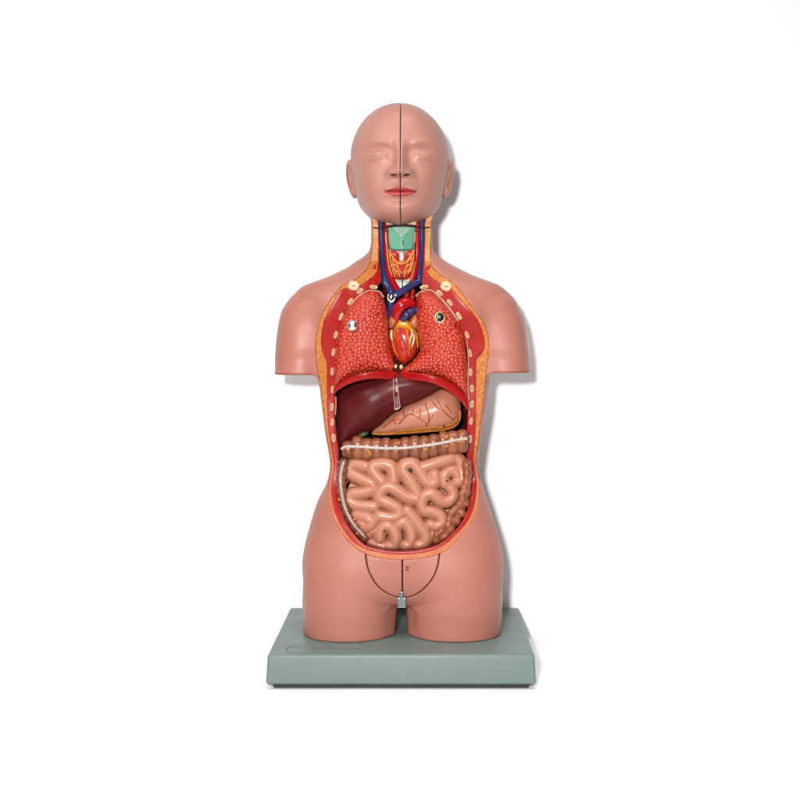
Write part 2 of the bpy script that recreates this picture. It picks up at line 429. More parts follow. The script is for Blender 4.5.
OUT_B = [(378,203),(378,225),(378,240),(378,255),(377.5,265),(375.5,273),(367,281),(358,286),(347,288),(341,290),(335,299),(329,310),(324,321),(321.3,334),(321.2,346),(323.3,354),
 (326.5,362),(327,376),(327,390),(327,405),(327.8,420),(328.6,430),(330,440),(331.6,450),(334,465),(332.2,478),(331.2,490),(332,500),(334.2,510),(338.6,520),(344,530),(352,540),(359,545.5),(366,549),
 (375,551.5),(387,553.6),(402,554.4),(416,553.6),(428,551.5),(437,548.5),(446,543.5),(454,536),(462.5,527.5),(468.5,519),(472.6,510),(475,500),(476.2,490),(476.6,480),(475,470),(473.6,460),(474,450),(474.8,440),(475.8,426),
 (476,412),(476,398),(476,385),(476,372),(476.5,360),(481,354.5),(484.6,347),(484.2,338),(482,330),(477.5,320),(470,310),(460,299),(451,289),(440,283),(431,277),(426.5,270),(425,262),(425,250),(425,225),(425,203)]
OUT_C = [(379.5,203),(379.5,240),(379.5,262),(381,280),(375,287.5),(366,291.8),(357,298),(348,309),(341.5,322),(337.5,337),(335.5,352),(334.8,371),(335,389),(335,407),(335.5,425),(337,440),(338.7,450),(338.5,465),
 (337.5,480),(338.2,500),(341,510),(345,520),(351,530),(360,541),(368,546.5),(385,550.5),(402,551.5),(420,550),(436,545.5),(446,539),(456,529.5),(463,519.5),(467,510),(469,500),(470,490),(470,480),(469,470),(467,460),(466.5,440),
 (467.3,420),(468,400),(468,385),(467.5,372),(467,353),(463,337),(455,320),(446,307),(437,298),(430,292),(422.5,287.5),(423.5,262),(423.5,240),(423.5,203)]
Apl = catmull(OUT_A, 4, True)
AY = np.where(Apl[:, 1] < 212, -.02, front_Y(Apl[:, 0], Apl[:, 1]))
# smooth the depth of the cut edge along the outline
kern = np.exp(-.5 * (np.arange(-9, 10) / 4.) ** 2); kern /= kern.sum()
AY = np.convolve(np.concatenate([AY[-30:], AY, AY[:30]]), kern, 'same')[30:-30]
AW = np.stack(P(Apl[:, 0], Apl[:, 1], AY), 1)
def rimY(px, py, off=0.0):
    out = np.empty(len(px))
    for s in range(0, len(px), 4000):
        d2 = (px[s:s + 4000, None] - Apl[None, :, 0]) ** 2 + (py[s:s + 4000, None] - Apl[None, :, 1]) ** 2
        w = 1 / (d2 + 1.) ** 2
        out[s:s + 4000] = (w * AY).sum(1) / w.sum(1) + .12 * K * np.sqrt(d2.min(1))
    return out + off

# pubis plate outline (a removable piece)
PUB = [(365.5,541),(365.2,553),(366.5,565),(371,577),(378,587),(387,594),(397,598.5),(403,599.5),(410,598),(418,594),(427,586.5),(434.5,576),(438.6,564),(440,552),(440,541)]
Ppl = catmull(PUB, 4, True)
PW = np.stack(P(Ppl[:, 0], Ppl[:, 1], front_Y(Ppl[:, 0], np.minimum(Ppl[:, 1], 592))), 1)

# --- skin shell
hv = .0016
xs = np.arange(CX + (270 - VX) * S0, CX + (535 - VX) * S0, hv)
ysv = np.arange(-.112, .076, hv)
zs = np.arange(-.0062, CZ + (VY - 206) * S0, hv)
X, Y, Z = xs[:, None, None].astype(np.float32), ysv[None, :, None].astype(np.float32), zs[None, None, :].astype(np.float32)
F = (torso_world(X, Y, Z) * S0).astype(np.float32)
G2 = np.stack(np.meshgrid(xs, zs, indexing='ij'), -1).reshape(-1, 2)
sdA = polysd(G2, AW[:, [0, 2]])[0].reshape(len(xs), len(zs))
sdP = polysd(G2, PW[:, [0, 2]])[0].reshape(len(xs), len(zs))
SK = F.copy()
def cutY(y): return .006 + .022 * sst(272, 305, y)
# hollow it out inside the cut edge, leaving a wall of a few millimetres at the sides and back
hollow = np.minimum(np.minimum(sdA[:, None, :], cutY(VY - (Z - CZ) / S0) - Y), np.maximum(-.0035 - F, -.015 - Y)).astype(np.float32)
SK = np.maximum(SK, hollow); del hollow
SK = np.maximum(SK, np.minimum(sdP[:, None, :], (-.03 - Y)).astype(np.float32))
SK = np.maximum(SK, .0004 - Z)
SK = np.maximum(SK, Z - (CZ + (VY - 209) * S0))

torso = thing('anatomical_torso', 'armless pink vinyl anatomy torso with bald head, opened at the front from neck to pelvis', 'anatomy model')
V, Q = surface_nets(SK, np.array([xs[0], ysv[0], zs[0]]), hv)
build('torso_shell', V, Q, None, 'skin', torso)
del SK
# --- closing caps on the cut arms
for tab, yb, x0, x1 in ((AL, 373.6, 268, 342), (AR, 371.6, 462, 536)):
    ax_ = np.arange(x0, x1, .7); aw_ = np.arange(-40, 36, .7); ay_ = np.arange(yb - 5, yb + 4, .35)
    # finer rows than columns: stretch the row axis so that the cells are cubes
    fa = loft(tab, ax_[:, None, None], aw_[None, :, None], ay_[None, None, :], 2.2, -2) - .35
    fa = np.maximum(fa, np.maximum(yb - 1.5 - ay_, ay_ - yb - .5)[None, None, :] * 2)
    V, Q = surface_nets(fa, np.zeros(3), 1.)
    px_ = x0 + V[:, 0] * .7; w_ = -40 + V[:, 1] * .7; r_ = yb - 5 + V[:, 2] * .35
    build('arm_cap', np.stack([CX + (px_ - VX) * S0, Y0 - w_ * S0, CZ + (VY - r_) * S0], 1), Q, None, 'cap', torso)
# --- pubis plate in two halves
seamx = float(P(402.2, 575, -.095)[0])
i0 = np.searchsorted(zs, PW[:, 2].min() - .01); i1 = np.searchsorted(zs, PW[:, 2].max() + .01)
j0 = np.searchsorted(xs, PW[:, 0].min() - .01); j1 = np.searchsorted(xs, PW[:, 0].max() + .01)
jb = np.searchsorted(ysv, -.02)
sub = np.s_[j0:j1, :jb, i0:i1]
Fp = F[sub]; xp = xs[j0:j1]; zp = zs[i0:i1]; yp = ysv[:jb]
pl = np.maximum(Fp + .0007, -(sdP[j0:j1, None, i0:i1] - .0013))
pl = np.maximum(pl, sdA[j0:j1, None, i0:i1])
pl = np.maximum(pl, (yp - (-.035))[None, :, None])
pubs = []
for sgn in (-1, 1):
    half = np.maximum(pl, (sgn * (seamx - xp) + .0008)[:, None, None])
    V, Q = surface_nets(half, np.array([xp[0], yp[0], zp[0]]), hv)
    pubs.append(build('pubis_plate', V, Q, None, 'skin', torso))
del F, Fp, pl

# --- cut rim: fat, muscle, lining
def tint(px, py, d):
    return np.ones((len(px), 3))
puff('fat_layer', OUT_A, .0, 1, lambda a, b: rimY(a, b, -.0006), -.012, 'fat', torso, sp=.7, hole=OUT_B, n=4)
puff('muscle_layer', OUT_B, .5, 3, lambda a, b: rimY(a, b, .0004), -.004, 'muscle', torso, sp=.7, hole=OUT_C, n=4)
fobj = [o for o in COL.objects if o.name == 'fat_layer'][0]
# the fat is painted paler at the neck and smoother over the belly: three paints on one part
fobj.data.materials.append(M['fatp']); fobj.data.materials.append(M['fatl'])
zc = np.empty(len(fobj.data.polygons) * 3); fobj.data.polygons.foreach_get('center', zc); zc = zc.reshape(-1, 3)[:, 2]
zpx = VY - (zc - CZ) / S0
fobj.data.polygons.foreach_set('material_index', np.where(zpx < 262, 1, np.where(zpx > 455, 2, 0)).astype(np.int32))
# back of the cavity
def back_Y(px, py):
    ys = np.linspace(.06, -.03, 181); out = []
    for a, b in zip(px, py):
        Xq, _, Zq = P(a, b, ys); f = torso_world(Xq, ys, Zq)
        out.append(ys[np.argmax(f < 0)] if (f < 0).any() else -.03)
    return np.array(out)
puff('cavity_lining', OUT_B, 0, 1, lambda a, b: np.minimum(cutY(b), back_Y(a, b)) - .007, [.003], 'lining', torso, sp=2.5, n=3)

# ribs and collar bones (cut ends)
RIBS = [(373,287,5.2,2.3,5),(359.8,291,4,2.4,-35),(350,301.5,4.2,2.2,-52),(341,316.5,4.2,2,-66),(335.6,334.6,4.4,1.9,-80),(333.2,352,4.4,1.8,-84),(332,371,5,1.7,-88),(332.3,389.5,4,1.8,90),(332,407,4.2,2,90),(332.2,422,4.2,2.1,90),(333.6,438,4.4,2.3,84),
 (424.5,287,5,2.3,-8),(440,293,4.2,2.4,32),(450,302.7,4.2,2.3,48),(459,315.8,4.5,2.4,62),(467,334.6,4.6,2.1,72),(470,353,4.4,2,80),(470.6,372,4.2,2,90),(472,388.5,4.2,2.2,90),(472,404,4,2.2,98),(471,421,4.2,2.1,98),(470,439,4.4,2.3,98)]
def ell(cx, cy, a, b, deg, n=18):
    t = np.arange(n) * 2 * np.pi / n; r = math.radians(deg)
    e = np.sign(np.cos(t)) * np.abs(np.cos(t)) ** .8 * a; g = np.sign(np.sin(t)) * np.abs(np.sin(t)) ** .8 * b
    return np.stack([cx + e * math.cos(r) - g * math.sin(r), cy + e * math.sin(r) + g * math.cos(r)], 1)
for cx, cy, a, b, dg in RIBS:
    y = float(rimY(np.array([cx]), np.array([cy]))[0])
    r_ = puff('rib', ell(cx, cy, a * .92, b * .88, dg), .9, 1.2, y - .0004, y + .006, 'bone', torso, sp=.4, n=2)
    puff('marrow', ell(cx, cy, a * .55, b * .45, dg), .2, .6, y - .0004 - .9 * K, y, 'marrow', r_, sp=.3, n=2)
for cx, cy, a, b, dg in [(353.5, 285.6, 5.8, 4.8, 10), (446.2, 286.2, 5.6, 5, 20)]:
    y = float(rimY(np.array([cx]), np.array([cy]))[0])
    r_ = puff('clavicle', ell(cx, cy, a, b, dg), 1.3, 2, y - .001, y + .006, 'bone', torso, sp=.4, n=2)
    puff('marrow', ell(cx, cy + .3, a * .42, b * .2, dg - 12), .2, .5, y - .001 - 1.3 * K, y, 'marrow', r_, sp=.3, n=2)
# cut arteries in the fat of the neck
for cx, cy in ((374, 267.2), (428.5, 267.6)):
    y = float(rimY(np.array([cx]), np.array([cy]))[0])
    ball('artery_stump', cx, cy, y, 2.4, 2.7, 1.4, 'artery', torso)
# pleura edges
def yy(px, py, off): return float(rimY(np.array([px], float), np.array([py], float))[0]) + off
tube('pleura_edge', [(x, y, yy(x, y, -.003)) for x, y in [(349,308),(354,301),(360,295),(367,291.2),(374,290.5),(380,292),(383.5,297)]], .7, 'pleura', torso)
tube('pleura_edge', [(x, y, yy(x, y, -.003)) for x, y in [(416,296),(419,293),(424,290.5),(431,290.5),(438,295.5),(446,304),(453,313),(458,321)]], .8, 'pleura', torso)
tube('pleura_edge', [(x, y, yy(x, y, -.004)) for x, y in [(467,340),(468.5,360),(468.2,380),(468.8,400),(469.4,416)]], .55, 'pleura', torso)
tube('pleura_edge', [(x, y, yy(x, y, -.002)) for x, y in [(335.8,397),(336,405),(335.4,414)]], .6, 'pleura', torso)

# ------------------------------------------------------------------ neck
puff('neck_muscle', [(379,203),(401,203),(424,203),(424,240),(424,268),(422,282),(412,290),(398,299),(386,290),(381,280),(379,262),(379,235)], 4, 14, -.026, .0, 'neckm', torso, sp=.8, n=3)
NY = -.034
ve = []
tube('jugular_vein', [(381.2,205,NY),(381,225,NY-.002),(381.6,245,NY-.003),(382.6,262,NY-.005),(384,275,NY-.008),(387,284,NY-.012),(391,292,NY-.016)], [2.6,2.6,2.7,2.9,3.3,3.8,4], 'veinb', torso)
tube('jugular_vein', [(421.6,205,NY),(421.6,225,NY-.002),(421.8,245,NY-.003),(421,262,NY-.005),(420,275,NY-.008),(419.5,281,NY-.01)], [2.6,2.6,2.7,2.9,3.1,3.4], 'veinb', torso)
tube('subclavian_vein', [(363,283.5,-.033),(370,282.6,-.036),(377,281.3,-.040),(384,282,-.045),(388,287,-.049)], [1.3,2.2,2.5,3,3.3], 'veinb', torso)
tube('subclavian_vein', [(440,287.5,-.033),(433,284.5,-.038),(426,281.8,-.042),(420,281.2,-.046),(413,284.5,-.049),(405,289.5,-.051),(397,294.5,-.053),(392,298,-.053)], [1.6,2.6,3,3.6,3.6,3.6,3.6,3.4], 'veinb', torso)
tube('carotid_artery', [(386,205,NY+.004),(386.2,225,NY),(386.6,245,NY-.002),(387.4,260,NY-.003),(389.6,274,NY-.006),(394,284,NY-.009),(398.5,291,NY-.012)], [3,3,3,3,3.2,3.2,3], 'artery', torso)
tube('carotid_artery', [(417.6,205,NY+.004),(417.4,225,NY),(417.2,245,NY-.002),(416.6,260,NY-.003),(414.6,273,NY-.006),(411.5,283,NY-.009)], [3,3,3,3,3,2.8], 'artery', torso)
# larynx: a two-faced shield with a pale notch at the top
LYX = [(387.2,226.5),(394,225.4),(401.6,225),(410,225.4),(415.8,226.5),(415.2,240),(414,249),(410,250.6),(401.6,251),(393,250.6),(389.4,249),(388,240)]
lx = puff('larynx', LYX, 1.5, 2, -.036, -.02, 'larynx', torso, sp=.5, n=3, smoothpoly=False, disp=lambda x, y, d: 7 * np.clip(1 - np.abs(x - 401.8) / 15, 0, 1) * sst(0, 2, d) * sst(222, 238, y))
puff('larynx_notch', [(392.5,227.2),(411,227.2),(408,231.5),(402,237),(396,232)], .5, 1, lambda x, y: -.036 - K * (1.5 + 7 * np.clip(1 - np.abs(x - 401.8) / 15, 0, 1) * sst(222, 238, y)), -.034, 'larynxp', lx, sp=.4, smoothpoly=False)
tube('thyrohyoid_edge', [(385.8,232,-.042),(386.5,245,-.042)], .6, 'cream', torso)
tube('thyrohyoid_edge', [(415.2,232,-.042),(414.6,242,-.042)], .7, 'cream', torso)
tube('ink_mark', [(402.8,241.2,-.0512),(402.9,244.2,-.0512)], .45, 'ink', torso)
for x0, x1 in ((384.4, 388.2), (414.6, 418.2)):
    tube('clip_pin', [(x0, 231.4, -.0445), (x1, 231.2, -.0445)], .55, 'black', torso)
# thyroid gland region
thy = puff('thyroid_gland', [(388,252),(391,251),(402,258),(412,251),(416,252),(415,262),(413,272),(409,278),(402,279.5),(395,278.5),(391,272),(388.6,262)], 4, 6, -.036, -.02, 'thyroid', torso, sp=.6, n=4)
TY = -.0435
L_ = [([(388.8,250,TY),(392,256,TY),(396,261.5,TY),(401,263.4,TY),(406.5,262,TY),(410.5,257,TY),(414,250.5,TY)], [.9,1.2,1.5,2.0,1.6,1.4,1.2])]
for a in ([(386.8,244),(387.6,256),(389,266),(392,276)],[(389.5,254),(390.8,262),(393,271),(395,277)],[(393,259),(393.6,266),(396.6,274)],[(396.5,263),(398.6,269),(402,274),(402.2,278)],[(407.5,263),(405.6,269),(402.4,274)],
          [(411.5,258),(410.6,266),(407.6,274)],[(414,254),(412.8,263),(410.4,272)],[(391,266),(395,264.5),(398,268)],[(412,264),(408.4,265),(405.4,269)],[(394,270),(398,271.5),(399.6,276)],[(410,270),(406,271.5),(404,277)]):
    L_.append(([(x, y, TY - .0004 * (i % 2)) for i, (x, y) in enumerate(a)], [.75] * len(a)))
tubes('thyroid_network', L_, 'thyline', thy, seg=8)
puff('throat_muscle', ell(394.6, 254.4, 4.6, 3.2, 35), 2.4, 3, -.0405, -.03, 'neckm', torso, sp=.4, n=2)
puff('throat_muscle', ell(409.4, 254, 4.4, 3.2, -35), 2.4, 3, -.0405, -.03, 'neckm', torso, sp=.4, n=2)
tr = puff('trachea', [(399.3,251.2),(404.3,251.2),(404.2,260),(404,262),(399.4,262),(399.3,260)], 1.8, 2, -.040, -.03, 'trachea', torso, sp=.4, smoothpoly=False)
puff('trachea_tint', ell(402.4, 257.3, .9, 1.5, 0), .3, .8, -.0433, -.042, 'zinc', tr, sp=.3, n=2)
puff('trachea', [(393,279),(402,280.4),(411,278.6),(408,285),(402,289.6),(397.5,288.5),(394.5,284)], 1.6, 2.5, -.041, -.03, 'trachea', torso, sp=.4, n=3)
tube('trachea_groove', [(402.2,273.5,-.0445),(402.2,281,-.0445),(402.2,289,-.0445)], .65, 'black', torso)
tubes('trachea_ring', [([(395.5,282,-.0438),(400,282.6,-.0444)], .35), ([(396.5,284.6,-.0438),(400,285,-.0444)], .35), ([(404.2,282.6,-.0444),(408,281.6,-.0438)], .35)], 'larynx', torso, seg=6)
tube('neck_tendon', [(415.2,262,-.047),(413,272,-.049),(409.5,281,-.050)], [.5,.7,.4], 'thyline', torso)
# white reflections painted along the veins on the model are lamp glints; hook screw where the veins meet
hk = tube('hook_screw', [(388.6,294.5,-.0585),(388,298.5,-.0595),(390,301.2,-.06),(392.6,301.4,-.06),(395,298.5,-.0595)], [.7,.8,.8,.8,.7], 'chrome', torso)
puff('hook_socket', ell(391.2, 297, 2.2, 3.5, 12), .8, 1.5, -.0595, -.05, 'black', hk, sp=.35, n=2)
# dark tube painted in for the shaded gap between head and neck
tube('neck_gap_shade', [(371.5,227.6,-.030),(377,227.9,-.038),(384,227.4,-.0415),(392,226.0,-.0455),(401,224.9,-.0475),(410,225.8,-.0455),(418,227,-.0415),(425,227.6,-.038),(431,227.4,-.030)], [.5,.6,.7,1.0,1.2,1.0,.7,.6,.5], 'crack', torso)
puff('throat_plate', [(386.5,216),(401,218),(416,216),(416,225),(409,224.3),(401,223.8),(393,224.3),(386.5,225)], .8, 2, -.040, -.03, 'cream', torso, sp=.5, smoothpoly=False)

# ------------------------------------------------------------------ head
YH = -.016
SH = K * (D + YH) / D
HR = rows([  # row, half width, front, back
 (104.9,1,2,2),(106,11,17,20),(107.6,15.4,24,27),(110.5,22.6,32,36),(115.7,29.8,41,44),(123,37,47.6,51),(133,43.2,52.4,57),(143.5,47,55.4,61),(152.5,48.8,56,62),(160,49,55.4,61.5),
 (170,48.2,55.4,58),(182,46.4,56,50),(193,43.8,56.4,42),(200,42,56,36),(207,39.4,55.6,31),(212,36,55,28),(216.5,31.2,53.4,26),(219.5,26.4,51,24),(222,20.5,47,22),(224,13.5,42,20),(225.6,6,35,18),(226.4,1.5,26,14)])
hc = 399.6                      # head centre column
US = 401.6                      # features and seam column at depth of the face
def hrow(y): return [np.interp(y, HR[:, 0], HR[:, i]) for i in (1, 2, 3)]
def gs(x, s): return np.exp(-.5 * (x / s) ** 2)
def Dmap(x, y):
    u = x - US; a = np.abs(u)
    # nose
    Hn = np.interp(y, [146,153,162,170,176,180,182,183.6,185.2,188], [0,1.6,5.0,9.4,13.4,15.2,14.4,8.6,1.2,0])
    sn = np.interp(y, [146,162,176,184], [4.2,4.2,5.2,5.6])
    d = Hn * np.exp(-np.abs(u / (sn * 1.2)) ** 2.2)
    d = d + 6.2 * gs(a - 9.2, 3.0) * gs(y - 180.2, 2.9)
    # brow ridge, socket, lid
    yb = 149.2 + np.where(a < 24, .019, .035) * (a - 24) ** 2
    d = d + 2.0 * gs(y - yb, 2.2) * sst(6, 16, a) * sst(39, 27, a)
    d = d - 3.2 * gs(a - 21, 9.5) * gs(y - 156.6, 3.6)
    d = d - 2.4 * gs(a - 9.5, 3.6) * gs(y - 160, 6)
    d = d + 4.2 * gs(a - 24.5, 7.2) * gs(y - 163, 4.0)
    lid = 163.0 + .13 * (a - 24) - .006 * (a - 24) ** 2
    d = d - 2.1 * gs(y - lid, 1.0) * sst(15, 21, a) * sst(36, 28, a)
    d = d - .8 * gs(y - (168.0 + .05 * (a - 24) - .016 * (a - 24) ** 2), 1.3) * sst(13, 21, a) * sst(36, 26, a)
    # cheeks, muzzle, lips, chin
    d = d + 2.2 * gs(a - 28, 9) * gs(y - 178, 8)
    d = d - 1.1 * gs(a - 17 - (y - 183) * .25, 3.2) * gs(y - 190, 8)
    d = d + 2.2 * gs(u, 15) * gs(y - 196, 9)
    up = 195.6 - 1.0 * gs(a - 4, 3.4) + .5 * gs(u, 1.6)
    d = d + 1.6 * gs(y - up, 1.6) * sst(18, 8, a)
    d = d + 1.9 * gs(y - 200.6, 1.8) * sst(16, 7, a)
    d = d - 2.2 * gs(y - (198.2 - .005 * a * a), .7) * sst(19, 14, a)
    d = d - .8 * gs(u, 1.8) * gs(y - 190, 2.4)
    d = d - 2.6 * gs(u, 11) * gs(y - 206, 2.6)
    d = d + 3.0 * gs(u, 12) * gs(y - 214, 4.6)
    return d
def head_field(x, w, y):
    hw, fr, bk = hrow(y)
    d = Dmap(x, y) * sst(8, 36, w)
    w2 = w - d
    u = np.abs(x - hc) / hw
    v = np.where(w2 > 0, w2 / fr, -w2 / bk)
    p = 2.15
    r = (u ** p + v ** p) ** (1 / p)
    f = (r - 1) * np.minimum(hw, np.minimum(fr, bk))
    f = np.maximum(f, np.maximum(104.9 - y, y - 226.4))
    for sg in (-1, 1):                                   # ears
        ex, ey, ew = hc + sg * 48.0, 178.5, -6
        yy_ = (y - ey); xx = (x - ex) * sg - yy_ * -.13; ww = w - ew + yy_ * .2
        e = (np.sqrt((xx / 5.6) ** 2 + (yy_ / np.where(yy_ < 0, 19, 19)) ** 2 + (ww / 10) ** 2) - 1) * 5.6
        hol = (np.sqrt(((xx - 2.2) / 3.0) ** 2 + ((yy_ + 2) / 12.5) ** 2 + ((ww - 7) / 6.5) ** 2) - 1) * 3.0
        e = np.maximum(e, -hol)
        e = smin(e, (np.sqrt(((xx - .4) / 1.7) ** 2 + ((yy_ + 1) / 9) ** 2 + ((ww - 4.5) / 4) ** 2) - 1) * 1.7, .8)
        f = smin(f, e, 1.2)
        nx_ = US + sg * 6.2                                # nostrils
        nn = (np.sqrt(((x - nx_ - sg * .5 * (y - 183)) / 3.6) ** 2 + ((y - 183.4 - (w - 63) * .45) / 2.2) ** 2 + ((w - 58) / 13) ** 2) - 1) * 2.2
        f = np.maximum(f, -nn)
    return f
hx = np.arange(340, 460, .62); hw_ = np.arange(-66, 74, .62); hy = np.arange(100, 232, .62)
HF = head_field(hx[:, None, None].astype(np.float32), hw_[None, :, None].astype(np.float32), hy[None, None, :].astype(np.float32)).astype(np.float32)
def head_world(V):     # (x, w, y) px -> world
    return np.stack([CX + (V[:, 0] - VX) * SH, YH - V[:, 1] * SH, CZ + (VY - V[:, 2]) * SH], 1)
heads = []
for sgn in (-1, 1):
    half = np.maximum(HF, (sgn * (US - hx) + .34)[:, None, None].astype(np.float32))
    V, Q = surface_nets(half, np.array([hx[0], hw_[0], hy[0]]), .62)
    V[:, 1] *= 1
    # x,w,y -> X,-Y,-Z keeps handedness
    W = head_world(V)
    heads.append(build('head_half', W, Q[:, ::-1] if False else Q, None, 'face', torso))
del HF
def face_w(x, y):
    hw, fr, bk = hrow(y)
    u = np.minimum(np.abs(x - hc) / hw, .999)
    return fr * (1 - u ** 2.15) ** (1 / 2.15) + Dmap(x, y)
LIP = catmull([(-16,197.8),(-10.5,196.2),(-5,194.5),(-2.2,194.4),(0,194.9),(2.2,194.4),(5,194.5),(10.5,196.2),(16,197.8),(11.5,200.2),(7,202.2),(0,203),(-7,202.2),(-11.5,200.2)], 6, True)
for i, sgn in enumerate((-1, 1)):
    sp = .4
    gx, gy = np.meshgrid(np.arange(.5, 18, sp) * sgn, np.arange(191, 206, sp), indexing='ij'); sh = gx.shape
    Qp = np.stack([gx.ravel(), gy.ravel()], 1)
    sd, near = polysd(Qp, LIP)
    q0 = np.where((sd < .2)[:, None], near, Qp); q0[:, 0] = np.where(sgn * q0[:, 0] < .5, .5 * sgn, q0[:, 0])
    keep = (sd > -.6 * sp).reshape(sh); q = keep[:-1, :-1] & keep[1:, :-1] & keep[1:, 1:] & keep[:-1, 1:]
    idx = np.arange(len(Qp)).reshape(sh)
    a, b = np.nonzero(q)
    Fq = np.stack([idx[a, b], idx[a, b + 1], idx[a + 1, b + 1], idx[a + 1, b]], 1)
    if sgn < 0: Fq = Fq[:, ::-1]
    x = US + q0[:, 0]; y = q0[:, 1]
    w = face_w(x, y) + .12 + .35 * sst(0, 1.2, sd)
    V = head_world(np.stack([x, w, y], 1))
    used, inv = np.unique(Fq, return_inverse=True)
    lo_ = build('lips', V[used], inv.reshape(-1, 4), None, 'lips', heads[i])
    lo_.data.materials.append(M['lipu'])
    fc = y[Fq].mean(1); lo_.data.polygons.foreach_set('material_index', (fc < 198.1).astype(np.int32))
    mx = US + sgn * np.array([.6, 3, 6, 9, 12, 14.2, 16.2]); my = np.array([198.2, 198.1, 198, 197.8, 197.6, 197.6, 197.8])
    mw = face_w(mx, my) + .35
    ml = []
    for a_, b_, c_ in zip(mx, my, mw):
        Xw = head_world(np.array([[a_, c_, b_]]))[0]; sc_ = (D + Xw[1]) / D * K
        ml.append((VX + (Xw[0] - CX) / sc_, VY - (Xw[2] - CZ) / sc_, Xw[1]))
    tube('mouth_shade_line', ml, [.42, .42, .4, .4, .38, .36, .25], 'mouth', lo_, seg=8)  # dark tube draws the shade of the slit and its painted corners

# metal hasp under the pubis
ycl = float(front_Y(401.7, 588)[0])
cl = puff('metal_clasp', [(397.4,597.8),(406,597.8),(406,607.4),(397.4,607.4)], .6, .8, ycl, ycl + .004, 'zinc', torso, sp=.4, smoothpoly=False)
puff('clasp_tongue', [(400,591.8),(403,591.8),(403.2,598.6),(399.8,598.6)], .5, .7, ycl - .0008, ycl + .003, 'zinc', cl, sp=.35, smoothpoly=False)
def stamp(px, py, Yf, strokes, parent, r=.42):
    lst = [([(px + a, py + b, Yf), (px + c, py + d, Yf)], r) for a, b, c, d in strokes]
    tubes('ink_mark', lst, 'ink', parent, seg=6, smooth=False)
yb_ = float(front_Y(407, 568)[0])
stamp(407.3, 568.2, yb_ + .0001, [(-1.6,-1.6,1.6,-1.6),(0,-1.6,0,1.6),(-1.6,1.6,1.6,1.6)], pubs[1], .35)

# ------------------------------------------------------------------ lungs
RL = [(372,290.2),(378,291.6),(383,297),(386.3,307),(388,320),(389.2,337),(391,351),(394,361),(396.2,367),(394.6,371),(393.5,374.6),(385,373.6),(371,374.2),(357,377),(346,381),(338,386.5),(333.8,391.5),
      (333.6,380),(334.4,365),(335.4,350),(337.6,335),(341.6,321),(347.2,309.5),(354,300.8),(360.5,295),(366,291.6)]
LU = [(424,291.2),(419,292.6),(416.6,298),(417.4,306),(416.2,315),(416.6,326),(418.2,336),(419.6,345),(419.6,351),(415,358.5),(407,365.5),(400.8,369.8),(401.4,373),(403.5,375.4),(412,374.6),(425,376.4),(440,380.4),(452,386),(461,393.5),(467.2,401.5),
      (468,390),(467.6,374),(466.2,355),(463.6,339),(458.6,325),(452,313),(444.5,303),(437,295.6),(430.4,291.6)]
def cells(poly, s0, seed):
    r = np.random.RandomState(seed); pl_ = np.array(poly)
    lo = pl_.min(0) - 6; hi = pl_.max(0) + 6
    pts = []; y = lo[1]; row = 0
    while y < hi[1]:
        s = s0 * (.8 + .25 * sst(290, 330, y) - .08 * sst(350, 380, y))
        x = lo[0] + (row % 2) * s * .5
        while x < hi[0]:
            pts.append((x + r.uniform(-.4, .4) * s, y + r.uniform(-.36, .36) * s)); x += s * r.uniform(.9, 1.18)
        y += s * .84; row += 1
    return np.array(pts)
def f12(x, y, C):
    f1 = np.empty(len(x)); f2 = np.empty(len(x)); w = np.empty(len(x), int)
    for s in range(0, len(x), 3000):
        d = (x[s:s+3000, None] - C[None, :, 0]) ** 2 + (y[s:s+3000, None] - C[None, :, 1]) ** 2
        k = np.argpartition(d, 1, axis=1)[:, :2]; dd = np.take_along_axis(d, k, 1)
        o = np.argsort(dd, 1); dd = np.sqrt(np.take_along_axis(dd, o, 1)); kk = np.take_along_axis(k, o, 1)
        f1[s:s+3000], f2[s:s+3000], w[s:s+3000] = dd[:, 0], dd[:, 1], kk[:, 0]
    return f1, f2, w
def lung(poly, seed, label, rim, marks):
    root = thing('lung', label, 'lung')
    C = cells(poly, 4.1, seed); tn = np.random.RandomState(seed + 5).uniform(.9, 1.06, len(C))
    cache = {}
    def F12(x, y):
        key = (len(x), float(x[0]), float(y[-1]))
        if key not in cache: cache[key] = f12(x, y, C)
        return cache[key]
    def disp(x, y, d):
        a, b, _ = F12(x, y); e = sst(0, 1.5, b - a)
        return (1.0 * e - .09 * a * a) * sst(0, 3, d)
    def colf(x, y, d):
        a, b, i = F12(x, y); e = sst(.1, 1.25, b - a)[:, None]
        c = np.array([1., 1., 1.]) * tn[i][:, None]
        return c * e + np.array([.52, .12, .14]) * (1 - e)
    puff('lung_lobe', poly, 23, 20, lambda a, b: rimY(a, b, .0), .015, 'lung', root, sp=.5, disp=disp, colf=colf, blur=5, n=5)
    puff('diaphragm_rim', rim, 2.2, 2.2, lambda a, b: rimY(a, b, -.018) - .022 * sst(0, 1, 1 - np.abs(a - (365 if a.mean() < 400 else 432)) / 42), .01, 'dia', root, sp=.6, n=5)
    return root
lr = lung(RL, 11, 'red pebbled lung carrying the round silver knob, above the dark end of the liver', 
     [(396.2,372),(385,371),(371,371.6),(357,374.4),(346,378.4),(338,384),(333.6,389),(333.4,396),(337,391.5),(345,386),(355,382),(368,379.4),(382,379),(393,379.6),(396.4,378)], None)
ll = lung(LU, 23, 'red pebbled lung with the gold-rimmed black hole, notched beside the heart, above the stomach',
     [(401.5,371),(412,372),(425,373.8),(440,377.6),(452,383.4),(461,391),(467.4,399),(467.6,410),(462,403),(453,394.5),(442,387.6),(430,383),(416,380.4),(404,379)], None)
from mathutils.bvhtree import BVHTree
def bvh_of(o):
    me = o.data
    return BVHTree.FromPolygons([v.co for v in me.vertices], [tuple(p.vertices) for p in me.polygons])
